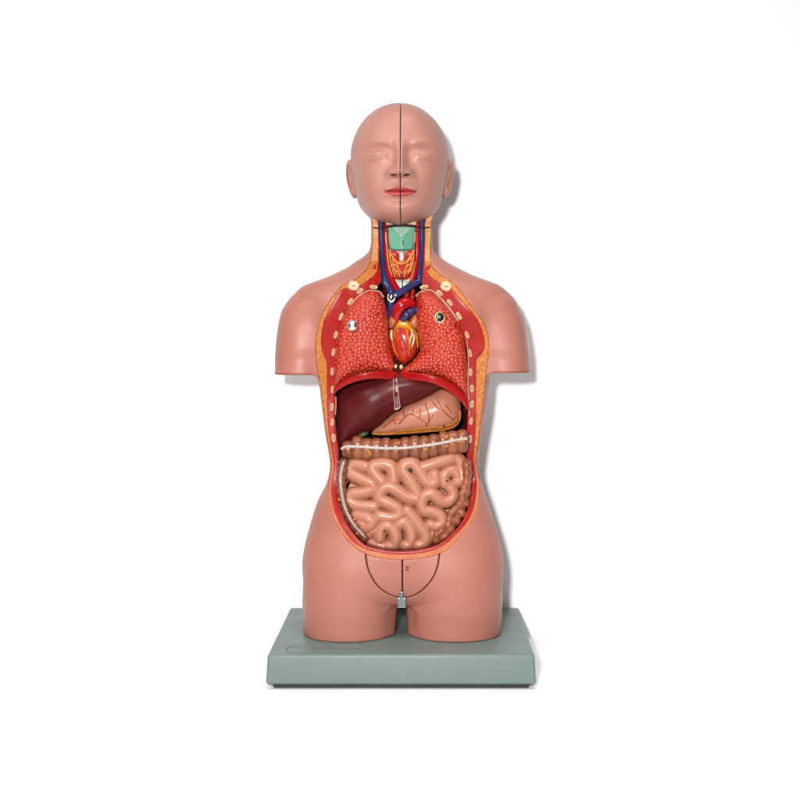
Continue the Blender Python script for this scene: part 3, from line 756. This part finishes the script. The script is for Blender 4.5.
def onto(bv, pts, lift=0.0):
    """depth of a surface where the line of sight of each photo point meets it"""
    cam = Vector((CX, -D, CZ)); out = []
    last = -.05
    for px, py in pts:
        t = Vector(PV(px, py, 0.)) - cam; t.normalize()
        h = bv.ray_cast(cam, t)
        if h[0] is not None: last = h[0].y
        out.append((px, py, last - lift))
    return out
yk = onto(bvh_of([o for o in lr.children if o.name.startswith('lung_lobe')][0]), [(353, 326)])[0][2]
tube('knob_stud', [(355,327.5,yk),(354.2,326.8,yk - .008)], 2.6, 'chrome', lr)
ball('silver_knob', 352.6, 325.6, yk - .011, 5.5, 6.0, 5.4, 'chrome', lr, seg=28)
yg = onto(bvh_of([o for o in ll.children if o.name.startswith('lung_lobe')][0]), [(439.6, 317.3)])[0][2] - .0012
# gold bushing in the other lung
def torus_data(px, py, Y, rx, ry, r, seg=28, ring=10):
    c = PV(px, py, Y); s = K * (D + Y) / D; V = []; q = []
    for i in range(seg):
        a = i * 2 * np.pi / seg
        for j in range(ring):
            b = j * 2 * np.pi / ring
            V.append(c + s * np.array([(rx + r * math.cos(b)) * math.cos(a), -r * math.sin(b) * 1.2, (ry + r * math.cos(b)) * math.sin(a)]))
            q.append([i * ring + j, ((i + 1) % seg) * ring + j, ((i + 1) % seg) * ring + (j + 1) % ring, i * ring + (j + 1) % ring])
    return np.array(V), np.array(q)
V, q = torus_data(439.6, 317.3, yg, 4.6, 5.2, .8); bs = build('gold_bushing', V, q, None, 'brass', ll)
ball('black_socket', 439.8, 317.4, yg + .001, 4.5, 5.1, 1.8, 'black', bs, seg=28)
tube('gold_liner', [(436.8,319.6,yg - .002),(437.6,316.4,yg - .0027),(439,313.8,yg - .0022)], [.8,1.3,.8], 'brass', bs)

# ------------------------------------------------------------------ heart
ht = thing('heart', 'small red heart with yellow fat and blue vessel, wedged between the two lungs', 'heart')
HB = [(391.4,325),(389.2,335),(389.6,346),(393,356),(399.4,362.4),(405,364),(411.6,360),(417,352.6),(419.4,342),(418.6,331),(412,324.4),(402,322)]
puff('ventricle', HB, 15, 15, -.036, .0, 'heart', ht, sp=.6, blur=2, n=5)
puff('fat_band', [(395.4,328.6),(396.6,324),(399.6,319.8),(404,319),(408.4,321),(412,326.6),(414.4,331.5),(410,330.6),(404,328.6),(399,328)], 3.5, 4, -.055, -.03, 'cfat', ht, sp=.5, n=4)
puff('auricle', [(390,316.4),(394.4,316),(398.8,319.4),(398.4,322),(394,326),(390.4,328.4),(389.2,322)], 5, 5, -.051, -.03, 'atrium', ht, sp=.5, n=4)
puff('auricle', [(410.4,319),(414.6,314.6),(418,317),(418,326),(414.6,328.6),(411,326.6),(408.8,323.4)], 5, 5, -.050, -.03, 'atrium', ht, sp=.5, n=4)
tube('aorta', [(395.5,319,-.052),(397.8,311,-.055),(402.5,304.6,-.056),(408,302.5,-.053),(413,304.4,-.047)], [4.8,6,6.4,5.8,4.6], 'artery', ht)
puff('heart_base', [(395,322),(396,310),(400,303),(408,301),(414,303),(416,312),(412,322),(402,325)], 5, 6, -.036, -.01, 'artery', ht, sp=.8, n=4)
puff('pericardium', [(387,299),(394,292),(404,290),(416,292),(418,310),(420,340),(416,360),(404,369),(396,368),(390,350),(387,325)], 2, 5, -.022, .0, 'lining', ht, sp=1, n=3)
tube('arch_branch', [(405.5,302,-.048),(406.5,296,-.044),(407.5,290,-.040)], [3,2.6,2.4], 'neckm', ht)
tube('arch_branch', [(410.5,302,-.046),(412.4,296,-.042),(413,290,-.038)], [2.6,2.2,2], 'neckm', ht)
tube('pulmonary_artery', [(403.6,319.4,-.058),(406.4,315.2,-.0605),(411,311.8,-.058),(416,309.4,-.050)], [3.4,3.6,3.6,3.2], 'veinb', ht)
tube('vena_cava', [(391.6,296,-.050),(391.4,303,-.051),(391.2,310,-.050),(391.2,317,-.048)], [4,4,3.8,3.6], 'veinb', ht)
for p_, r_ in (([(391.6,331,-.0575),(391.2,336,-.0585),(392.4,341,-.06)], [1.4,1.5,.6]),
   ([(411,330,-.0605),(412.4,333,-.060),(410.8,338,-.0615),(409.6,344,-.062)], [.8,1.2,1.2,.5]),([(412.4,333,-.060),(414.2,337,-.059),(413,343,-.059),(411.6,347.6,-.0595)], [.9,1.3,1.3,.4])):
    tube('coronary_vessel', p_, r_, 'cream', ht, seg=8)
for p_, r_ in (([(396.5,329,-.062),(394.4,333,-.061),(395,338,-.0625)], [.6,.6,.3]),([(413.4,330,-.058),(416,334,-.055),(417,340,-.053),(418,348,-.05)], [.9,1,1,.6])):
    tube('fat_streak', p_, r_, 'cfat', ht, seg=8)
bh_ = bvh_of([o for o in ht.children if o.name.startswith('ventricle')][0])
for p_, r_, m_ in (([(399,330),(402,338),(405,347),(407,356)], [.5,.55,.45,.25], 'vein'), ([(402,338),(398,344),(396,350)], [.4,.35,.2], 'vein'), ([(405,347),(409.6,351),(412,354)], [.4,.35,.2], 'vein'),
                   ([(406.6,329),(408,337),(409.6,346),(409,355)], [.9,.8,.6,.3], 'cfat'), ([(393,343),(394.6,350),(398,356)], [.8,.7,.3], 'cfat'), ([(400.6,331),(404,340),(406.4,349)], [.35,.4,.2], 'veinb')):
    tube('heart_vessel', onto(bh_, p_, .0002), r_, m_, ht, seg=8)
for px, py, y in ((402.8,304.8,-.0645),(409.2,314.6,-.0664),(402,350,-.0605)):
    ball('ink_mark', px, py, y, .8, .9, .5, 'ink', ht, seg=10)

# ------------------------------------------------------------------ liver
lv = thing('liver', 'glossy dark maroon liver under the lungs, reaching over the stomach', 'liver')
LIV = [(337.3,400),(341,389),(350,381),(362,375),(380,371),(400,369),(420,371),(436,376),(447,384),(440,389.4),(430.5,395),(415.6,402.4),(399,409),(390,415),(384,421),(377,427.4),(369,432.6),(358,438),(348,441.6),(339.4,445.6),(337.6,440),(337.2,420)]
puff('liver_body', LIV, 19, 30, lambda a, b: -.026 - .016 * sst(340, 400, a), .0, 'liver', lv, sp=.9, dome=True, n=5, disp=lambda x, y, d: 9 * np.exp(-((x - 366) / 24) ** 2 - ((y - 402) / 24) ** 2) * sst(0, 14, d) + 4 * np.exp(-((x - 412) / 16) ** 2 - ((y - 384) / 9) ** 2) * sst(0, 8, d))
puff('membrane', [(394.2,380),(398,379),(399.6,398),(400,406.6),(395.6,409),(393.6,396)], 1.0, 1.6, -.070, -.055, 'memb', lv, sp=.5, n=3)
mb = tubes('falciform_ligament', [([(393.8,379,-.0735),(393.6,390,-.0735),(394.2,400,-.0725),(395,409,-.0705)], [.5,.45,.5,.6]),([(396.8,379,-.0735),(398,390,-.0735),(399.2,400,-.0725),(400,406.4,-.0705)], [.5,.5,.5,.6]),([(395,409.2,-.0705),(397.4,408.8,-.071),(400,407,-.0705)], [.8,1.3,.9])], 'lig', lv, seg=8)
tubes('ligament_cord', [([(396.6,386,-.0732),(396.6,391,-.0735)], [.8,1.4])], 'lig', lv, seg=8)
ball('ligament_knot', 395.9, 366.4, -.058, 1.5, 2.2, 1.5, 'bone', lv); ball('ligament_knot', 401.2, 367, -.060, 1.9, 2.4, 1.5, 'bone', lv)
ball('gallbladder', 363.2, 434.6, -.052, 5.6, 2.7, 4, 'gall', lv, rot=math.radians(22))
# ------------------------------------------------------------------ stomach
sm = thing('stomach', 'pinkish tan stomach with red branching veins and a yellow fatty lower edge', 'stomach')
STO = [(371.6,433.4),(374,430),(380,425.4),(386,419.6),(391,415),(400,408.6),(412,403),(424,398),(434,392.6),(442,389),(449,388.6),(455,392),(459,399),(460.4,408),(460.4,418),(458,424),(452,428),(441,430.4),(425,431.8),(408,433.2),(392,434),(380,434.6)]
SH_, SR_ = 17, 17
sto = puff('stomach_body', STO, SH_, SR_, -.036, .0, 'stomach', sm, sp=.8, dome=True, n=5)
spl = catmull(STO, 5, True)
def stoY(px, py):
    sd, _ = polysd(np.stack([np.atleast_1d(px), np.atleast_1d(py)], 1), spl)
    f = np.clip(sd / SR_, 0, 1); return -.036 - K * SH_ * (1 - (1 - f) ** 2) ** .5
bs_ = bvh_of(sto)
VE = [[(399,424),(402,420.6),(406,416.4),(410,414),(415,416),(420,419),(425,422.4),(428,424.4)],[(426,426),(428,422.6),(431,419),(433.4,414)],[(428.6,422),(429,416),(427.4,410),(425,403),(424,397)],[(453,419.6),(448,415.6),(442,409),(439,403),(436,397)],
      [(445,405),(449,409),(451.6,413.6)],[(419.6,419),(420.4,411),(417,404.6)],[(395.6,424),(393.4,419),(396.4,413.4)],[(383,428),(389,423),(395,419.4),(402,420.4)],[(405.4,417),(403,411.4),(405,407)],[(439,409),(434.6,404.6),(431,399)],[(411,414),(414,409)]]
tubes('stomach_vessel', [([(a, b, c) for a, b, c in onto(bs_, v, .0001)], list(np.linspace(.58, .3, len(v)))) for v in VE], 'vein', sm, seg=6)
OM = [(372,434),(376,432.4),(388,431.8),(400,430.8),(410,429.4),(418,428.2),(430,427.2),(444,425.6),(453,422),(458,415.4),(460,409),(460.8,412),(460.6,419),(458,424.6),(452,428.6),(441,431),(425,432.4),(408,433.8),(392,434.8),(380,435.2)]
wr = np.random.RandomState(3)
puff('greater_omentum', [(x + wr.uniform(-.5, .5), y + (wr.uniform(-.8, .8) if i < 10 else 0)) for i, (x, y) in enumerate(OM)], 1.4, 2, lambda a, b: np.minimum(stoY(a, b), -.046) - .0012, -.03, 'oment', sm, sp=.5, n=4,
     disp=lambda x, y, d: (.6 * np.sin(x * 1.9 + np.sin(y * 2.1)) + .5 * np.sin(y * 2.6 + x * .7)) * sst(0, 1.5, d))

# ------------------------------------------------------------------ implicit tubes in photo space (x, row, w) for the bowels
def sdf_tubes(chains, box, h, k, base=None, squash=1.0):
    (x0, x1), (y0, y1), (w0, w1) = box
    gx = np.arange(x0, x1, h, dtype=np.float32); gy = np.arange(y0, y1, h, dtype=np.float32); gw = np.arange(w0, w1, h, dtype=np.float32)
    F = np.full((len(gx), len(gw), len(gy)), 8., np.float32)
    own = np.full(F.shape, -1, np.int16)
    for ci, ch in enumerate(chains):
        ch = np.asarray(ch, float)                       # (x, y, w, r)
        G = np.full(F.shape, 8., np.float32)
        for a, b in zip(ch[:-1], ch[1:]):
            R = max(a[3], b[3]) * squash + 6
            i0, i1 = np.searchsorted(gx, [min(a[0], b[0]) - R, max(a[0], b[0]) + R])
            j0, j1 = np.searchsorted(gw, [min(a[2], b[2]) - R, max(a[2], b[2]) + R])
            k0, k1 = np.searchsorted(gy, [min(a[1], b[1]) - R, max(a[1], b[1]) + R])
            X = gx[i0:i1, None, None]; W = gw[None, j0:j1, None]; Yq = gy[None, None, k0:k1]
            q = 1 / squash; d = b - a; d[2] *= q; L2 = d[0] ** 2 + d[1] ** 2 + d[2] ** 2 + 1e-9
            t = np.clip(((X - a[0]) * d[0] + (Yq - a[1]) * d[1] + (W - a[2]) * q * d[2]) / L2, 0, 1)
            dist = np.sqrt((X - a[0] - t * d[0]) ** 2 + (Yq - a[1] - t * d[1]) ** 2 + ((W - a[2]) * q - t * d[2]) ** 2) - (a[3] + t * d[3])
            G[i0:i1, j0:j1, k0:k1] = np.minimum(G[i0:i1, j0:j1, k0:k1], dist)
        F = smin(F, G, k) if ci else G
    if base is not None: F = smin(F, base(gx[:, None, None], gy[None, None, :], gw[None, :, None]), 1.)
    V, Q = surface_nets(F, np.array([x0, w0, y0]), h)
    return V, Q
def px_world(V):
    X, Y, Z = P(V[:, 0], V[:, 2], -V[:, 1] * K); return np.stack([X, Y, Z], 1)
def chain(pts, r, wf, n=5, rv=None):
    a = catmull(np.array(pts, float), n)
    rr = np.full(len(a), r) if np.isscalar(r) else np.interp(np.linspace(0, 1, len(a)), np.linspace(0, 1, len(r)), r)
    return np.stack([a[:, 0], a[:, 1], wf(a[:, 0], a[:, 1]), rr], 1)
def zoomc(l, ox=320, oy=420, s=4.706): return [(ox + a / s, oy + b / s) for a, b in l]

# small intestine
si = thing('small_intestine', 'coiled pink small intestine filling the belly opening', 'intestine')
def belly(x, y):
    r2 = ((x - 404) / 66) ** 2 + ((y - 500) / 62) ** 2
    return 43 + 8 * np.sqrt(np.clip(1 - r2, 0, 1)) - 3.5
SIC = [
 zoomc([(212,218),(165,208),(135,228),(150,256),(200,280),(245,300),(246,328),(200,342),(155,348),(136,374),(165,398),(215,405),(255,408)]),
 zoomc([(290,288),(262,258),(244,228),(262,212),(300,208),(335,220),(345,250),(346,285)]),
 zoomc([(462,355),(440,310),(412,270),(390,235),(405,208),(440,208),(468,240),(498,285),(525,300),(545,285),(540,262)]),
 zoomc([(485,222),(530,208),(585,192),(640,182),(662,205),(668,245),(668,285),(645,292)]),
 zoomc([(590,300),(583,268),(600,245),(630,240),(650,262)]),
 zoomc([(602,306),(624,332),(626,360),(604,382),(572,380),(548,360),(520,346),(490,360),(478,395),(492,425),(530,432),(566,448),(575,478),(550,500),(520,492)]),
 zoomc([(455,372),(412,362),(370,335),(335,315),(300,320),(278,348),(286,374),(325,393),(366,417),(372,446),(335,460),(280,452)]),
 zoomc([(412,428),(440,460),(470,500),(498,545),(490,580),(462,592)]),
 zoomc([(372,490),(395,480),(420,505),(432,545),(425,585),(405,592)]),
 zoomc([(280,560),(285,520),(310,498),(340,510),(356,545),(350,590),(320,595)]),
 zoomc([(170,448),(210,458),(245,480),(222,505),(190,480)]),
 zoomc([(228,545),(245,525),(268,512)]),
 zoomc([(235,575),(275,590),(310,600)]),
 zoomc([(240,548),(262,545)]),
 zoomc([(520,560),(535,535),(560,520)]),
]
SIR = [5.6, 5.9, [6,6.2,6.2,6,5.8,6.3], [5.2,5.8,5.6,5.2], 5.0, [5,5.4,6,5.4,5.4,5.2], 5.8, 5.9, 5.6, [5.4,5.8,5.8,5.4], [5,6.4,6.4,5], [4,5,4], [4,5,5], 3.4, [4,4,3]]
chains = []
for i, (c, r) in enumerate(zip(SIC, SIR)):
    off = rng.uniform(-1.2, 1.2)
    chains.append(chain(c, [q * 1.3 for q in (r if isinstance(r, list) else [r, r])], lambda x, y, o=off: belly(x, y) - 10.5 + o))
def bowel_base(x, y, w):
    r = np.sqrt(((x - 400) / 54) ** 2 + ((y - 500) / 45) ** 2 + 0 * w) - 1
    f1 = r * 47
    f2 = w - 29 - 0 * x
    f3 = 20 - w
    return np.maximum(np.maximum(f1, f2), f3).astype(np.float32)
V, Q = sdf_tubes(chains, ((334, 474), (452, 556), (12, 66)), .6, .3, bowel_base, 1.6)
lowmask = np.ones(len(V))
colr = np.ones((len(V), 3))
sib = build('bowel_coils', px_world(V), Q, None, 'bowel', si, True, colr)
bsi = bvh_of(sib)
pk = onto(bsi, [(409.6, 470.4)], 0)[0]
puff('black_peg', [(407.2,468.2),(411.8,468.2),(411.8,473),(407.2,473)], .4, .5, pk[2] - .0022, pk[2] + .006, 'black', si, sp=.4, smoothpoly=False)
for (mx, my), st in (((384.2,530.4), [(-.8,1.4,.6,-1.4),(.2,-.6,1.,1.)]), ((446.6,481.6), [(-1.2,-.9,1.2,-.9),(0,-.9,-.6,1.2)]), ((416.6,480.6), [(-.6,0,.8,.5)]), ((400.8,484.2), [(-.5,-.4,.3,.5)])):
    q_ = onto(bsi, [(mx, my)], .0001)[0][2]
    stamp(mx, my, q_, st, si, .42)

# large intestine
li = thing('large_intestine', 'brown lumpy large intestine framing the small intestine, with a pale band along its top', 'intestine')
tc = catmull([(343,449),(356,449),(370,449.5),(385,450),(400,450),(415,448.5),(430,447),(445,444.5),(458,442),(467,441)], 8)
tl = np.concatenate([[0], np.cumsum(np.linalg.norm(np.diff(tc, axis=0), axis=1))])
NB = 13; parts_ = []
fx = np.arange(334, 476, .6, dtype=np.float32); fy = np.arange(426, 468, .6, dtype=np.float32); fw = np.arange(14, 62, .6, dtype=np.float32)
Fc = np.full((len(fx), len(fw), len(fy)), 8., np.float32)
for i in range(NB):
    s = tl[-1] * (i + .5) / NB
    cx = np.interp(s, tl, tc[:, 0]); cy = np.interp(s, tl, tc[:, 1]) + rng.uniform(-.9, .9)
    rx = tl[-1] / NB * rng.uniform(.6, .78); ry = 12.9 + rng.uniform(-1.5, .6) - (3.2 if i == 0 else 1 if i == 1 else 0); rw = 12 + rng.uniform(-1.1, .9)
    X = (fx[:, None, None] - cx) / rx; Yq = (fy[None, None, :] - cy) / ry; W = (fw[None, :, None] - 33) / rw
    e = ((np.abs(X) ** 3.1 + np.abs(Yq) ** 2.6 + np.abs(W) ** 2.4) ** (1 / 2.6) - 1) * rx
    Fc = smin(Fc, e, 1.1)
# the two halves of the tube dip where the pale band runs
Fc = Fc + .1 * np.exp(-.5 * ((fy[None, None, :] - np.interp(fx, tc[:, 0], tc[:, 1])[:, None, None] + 1.5) / 1.8) ** 2) * (fw[None, :, None] > 30)
V, Q = surface_nets(Fc, np.array([fx[0], fw[0], fy[0]]), .6)
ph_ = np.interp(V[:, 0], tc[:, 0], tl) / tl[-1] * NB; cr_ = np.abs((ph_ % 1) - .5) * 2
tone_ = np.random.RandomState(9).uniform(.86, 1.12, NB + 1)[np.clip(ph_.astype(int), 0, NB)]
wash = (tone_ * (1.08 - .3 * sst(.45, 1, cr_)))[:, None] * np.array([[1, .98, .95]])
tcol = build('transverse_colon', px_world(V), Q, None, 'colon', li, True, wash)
btc = bvh_of(tcol)
tp = onto(btc, [(342,448.6),(346,446.8),(352,446.6),(362,447),(374,447.8),(388,448.4),(402,448.2),(416,446.8),(430,445),(444,442.6),(456,440.2),(466.5,438.6)], .0008)
tp = [(a, b, c) for a, b, c in tp]; ym = np.pad([c for _, _, c in tp], 1, 'edge'); ym = np.minimum(np.minimum(ym[:-2], ym[2:]), ym[1:-1]); ym = np.convolve(np.pad(ym, 1, 'edge'), [.3, .4, .3], 'valid')
tube('taenia', [(a, b, min(c, y)) for (a, b, c), y in zip(tp, ym)], 1.6, 'taenia', li, flat=.6, seg=12)
def tag_at(bv, x, y, r, rot=0):
    yv = onto(bv, [(x, y)], 0)[0][2]
    ball('fat_tag', x, y, yv, r * 1.4, r * .8, r * .9, 'oment', li, rot=rot, seg=12)
for x, y, r, ro in ((398.5,443,1.8,.4),(369.6,452.6,2.6,-1.1),(425.4,449.4,2.4,.3),(446.4,437,2.2,.8),(446.6,446,2,.5),(429.6,445.6,1,.2),(459.6,441.8,1.7,.3),(454,444,1.5,1)):
    tag_at(btc, x, y, r, ro)
ym_ = onto(btc, [(408.4,455.2)], .0001)[0][2]; stamp(408.4, 455.2, ym_, [(-.6,-1.2,.4,1.2),(.3,-1,-.4,.8)], li, .6)
# ascending colon, left edge of the opening
lum = []
for x, y, r in ((344,463,5),(343,470,5.4),(341.8,477,5),(341.4,484,5.2),(342,491,5.4),(343,498,5.2),(344.4,505,5.4),(346.6,512,5.6),(350,519,5.8),(355,526,6),(360.6,532.4,5.8),(364.6,537.6,4.8)):
    lum.append([(x, y, 40 + rng.uniform(-.6, .6), r), (x + .1, y + .3, 40, r)])
V, Q = sdf_tubes(lum, ((330, 380), (450, 552), (22, 60)), .6, .25)
asc = build('ascending_colon', px_world(V), Q, None, 'colon', li, True, np.tile([.72, .78, .8], (len(V), 1)), label='grey-brown lumpy rising length')
ba = bvh_of(asc)
ap = onto(ba, [(343.4,462.6),(341.6,469),(340.6,476),(340.6,484),(341.6,492),(343,500),(345.2,508),(348.6,516),(353.4,524),(358.6,530.4),(363.4,535.2)], .0008)
tube('taenia', ap, [1.5] * 7 + [1.3, 1.1, 1.1, 1.4], 'taenia', li, flat=.6, seg=12)
for x, y, r, ro in ((346.4,482,1.6,.2),(337,474.4,1.2,.6),(339.6,499.6,1.6,-.5),(354.4,519.4,1.8,.3),(357,533.6,1.3,-.7),(338,462,1,.5)):
    tag_at(ba, x, y, r, ro)
# descending and sigmoid colon, right edge
lum = []
for x, y, r in ((467,466,4.6),(467.4,474,4.8),(466.6,482,4.6),(464,487.6,3.2),(462.4,494,4),(462.6,499.4,3.8),(459.6,505,4.2),(455,509.6,4),(451.4,513.4,3.8),(449.2,519.4,3.8),(448,525.4,3.8),(441.4,531.4,4),(436.4,535,3.8),(436,540,4),(465.6,503,4),(461.6,513,4.4),(456.6,521,4.6),(451,529.6,4.6),(445,536.4,4.6),(466.6,492.6,4.2)):
    lum.append([(x, y, 43 + rng.uniform(-1, 1) - (3 if x > 460 and y > 500 or y > 528 and x > 442 else 0), r), (x, y + .4, 42, r)])
lum.append(chain([(466,464),(466,482),(463,500),(456,518),(446,532),(437,540)], 5.2, lambda x, y: 38 + 0 * x))
V, Q = sdf_tubes(lum, ((428, 478), (456, 550), (24, 62)), .6, 2.2)
build('sigmoid_colon', px_world(V), Q, None, 'colon', li, True, np.tile([1.14, 1.08, 1.04], (len(V), 1)))
# bladder edge below the coils
tube('pelvic_edge', [(376,549.6,-.066),(384,552.4,-.068),(395,553.4,-.068)], [.7,.9,.5], 'bone', torso)
tube('pelvic_edge', [(412,553.4,-.068),(422,551.8,-.068),(430,549,-.066)], [.5,.8,.6], 'bone', torso)

# liver marks
bl = bvh_of([o for o in lv.children if o.name.startswith('liver_body')][0])
for (mx, my), st in (((359.2,417.6), [(-1.4,-1.4,.6,-1.4),(.4,-1.4,.6,2)]), ((381.6,401), [(-1,.8,.4,-.8),(.3,0,1.2,.3)])):
    q_ = onto(bl, [(mx, my)], .0001)[0][2]; stamp(mx, my, q_, st, lv, .4)
q_ = onto(bs_, [(444,426)], .0022)[0][2]; stamp(444, 426, q_, [(-.8,0,.8,.2),(0,-.8,.1,.8)], sm, .5)

# ------------------------------------------------------------------ base board
base = thing('base_board', 'flat grey-green plastic base the torso stands on, with a small raised nameplate', 'base')
def rbox(x0, x1, y0, y1, z0, z1, r, seg=5, taper=0):
    import bmesh
    bm = bmesh.new(); bmesh.ops.create_cube(bm, size=1)
    for v in bm.verts:
        tp_ = taper if v.co.z > 0 else 0
        v.co.x = (x0 + tp_ if v.co.x < 0 else x1 - tp_); v.co.y = (y0 + tp_ if v.co.y < 0 else y1 - tp_); v.co.z = (z0 if v.co.z < 0 else z1)
    bmesh.ops.bevel(bm, geom=bm.edges[:], offset=r, segments=seg, profile=.5, affect='EDGES')
    return bm
def bobj(name, bm, m, parent):
    me = bpy.data.meshes.new(name); bm.to_mesh(me); bm.free()
    for p in me.polygons: p.use_smooth = True
    me.materials.append(M[m]); return link(bpy.data.objects.new(name, me), parent)
FY, BY = -.1605, .136
BX0 = float(P(265.6, 655, FY)[0]); BX1 = float(P(536.4, 655, FY)[0])
BZ0 = float(P(400, 685, FY)[2])
bobj('board', rbox(BX0, BX1, FY, BY, BZ0, 0, .0045, 5, .0022), 'base', base)
# embossed nameplate with worn raised characters on the top near the front edge
bars = []
def topbar(a, b, r): bars.append((a, b, r))
def onTop(px, py):  # photo point on the base top
    Yt = D * (CZ * 1.0 / ((py - VY) * K)) - D
    return float(P(px, py, Yt)[0]), Yt
def bar_data(pts, r):
    C = [(onTop(a, b)) for a, b in pts]
    return C
def ridge(name, polylines, r, parent):
    Vs, Qs, Ts = [], [], []; o = 0
    lst = []
    for pl_ in polylines:
        C = np.array([[*onTop(a, b), 0.0002] for a, b in pl_])
        for a, b in zip(C[:-1], C[1:]):
            t = (b - a) / (np.linalg.norm(b - a) + 1e-9); s = np.array([t[1], -t[0], 0])
            ring0 = []
            for c in (a - t * r * .5, b + t * r * .5):
                ring0.append([c - s * r, c - s * r * .4 + [0, 0, r * .55], c + s * r * .4 + [0, 0, r * .55], c + s * r])
            v = np.array(ring0[0] + ring0[1]); n0 = sum(len(x) for x in Vs)
            Vs.append(v); Qs.append(np.array([[0, 4, 5, 1], [1, 5, 6, 2], [2, 6, 7, 3], [0, 1, 2, 3], [7, 6, 5, 4]]) + n0)
    return build(name, np.concatenate(Vs), np.concatenate(Qs), None, 'base', parent, True)
fr_ = ridge('nameplate', [[(286.4,649.4),(287.4,647.6),(291,646.8),(330,646.6),(372,646.6)],[(286.4,649.4),(286,651.4),(287.6,652.6),(330,652.8),(370,652.8)]], .0011, base)
let = []
for x0 in (313,318,323.4,329,334.6,340,345.4,351,356.4):
    k = rng.randint(3)
    let.append([(x0, 648.2), (x0 - .4, 651.4)])
    let.append([(x0 + 2.8, 648.2), (x0 + 2.5, 651.4)])
    let.append([(x0, 648.3 + 1.5 * (k % 2)), (x0 + 2.8, 648.3 + 1.5 * (k % 2))])
ridge('raised_lettering', let, .0007, fr_)
bobj('shadow_rim', rbox(BX0 + .010, BX1 - .010, FY + .010, BY - .006, BZ0 - .0078, BZ0 + .003, .002, 3), 'rim_shade', base)  # dark rim added under the board, stands in for its shadow strip

# ------------------------------------------------------------------ white sweep: floor and wall in one sheet
FZ = BZ0 - .008; WY = .141; rf = .006
prof = [(-1.0, FZ), (-.6, FZ), (-.2, FZ)] + [(WY - rf + rf * math.sin(a), FZ + rf - rf * math.cos(a)) for a in np.linspace(0, math.pi / 2, 10)] + [(WY, .3), (WY, 1.0), (WY, 1.4)]
V = []; q = []
for y, z in prof: V += [[-1.1, y, z], [1.1, y, z]]
for i in range(len(prof) - 1): q.append([2 * i, 2 * i + 1, 2 * i + 3, 2 * i + 2])
sw = build('backdrop', V, np.array(q), None, 'white'); sw['kind'] = 'structure'

# ------------------------------------------------------------------ camera, lamps, world
cam = bpy.data.cameras.new('camera'); co = link(bpy.data.objects.new('camera', cam))
co.location = (CX, -D, CZ); co.rotation_euler = (math.radians(90), 0, 0)
cam.sensor_width = 36; cam.lens = 36 * D / (800 * K)
cam.shift_x = (400 - VX) / 800; cam.shift_y = -(400 - VY) / 800; cam.clip_end = 50; cam.clip_start = .05
scn.camera = co
def lamp(name, loc, target, size, power, color=(1, 1, 1), sy=None):
    l = bpy.data.lights.new(name, 'AREA'); l.energy = power; l.size = size; l.color = color
    if sy: l.shape = 'RECTANGLE'; l.size_y = sy
    o = link(bpy.data.objects.new(name, l)); o.location = loc
    o.rotation_euler = (Vector(target) - Vector(loc)).to_track_quat('-Z', 'Y').to_euler()
    return o
lamp('drop_shadow_lamp', (CX - .165, -D - .05, CZ + .195), (.14, .1, .5), .11, 53)  # lamp added near the camera to cast the drop shadow on the sheet
lamp('key_softbox', (-1.05, -1.3, 1.75), (0, 0, .5), .45, 17)
ov = lamp('overhead_softbox', (.25, -.62, 1.7), (.25, -.5, 0), .8, 4.5, sy=.4); ov.data.spread = math.radians(80)
w = bpy.data.worlds.new('World'); scn.world = w; w.use_nodes = True
w.node_tree.nodes['Background'].inputs[0].default_value = (1, 1, 1, 1); w.node_tree.nodes['Background'].inputs[1].default_value = .012
scn.view_settings.view_transform = 'Standard'; scn.view_settings.look = 'None'; scn.view_settings.exposure = 0
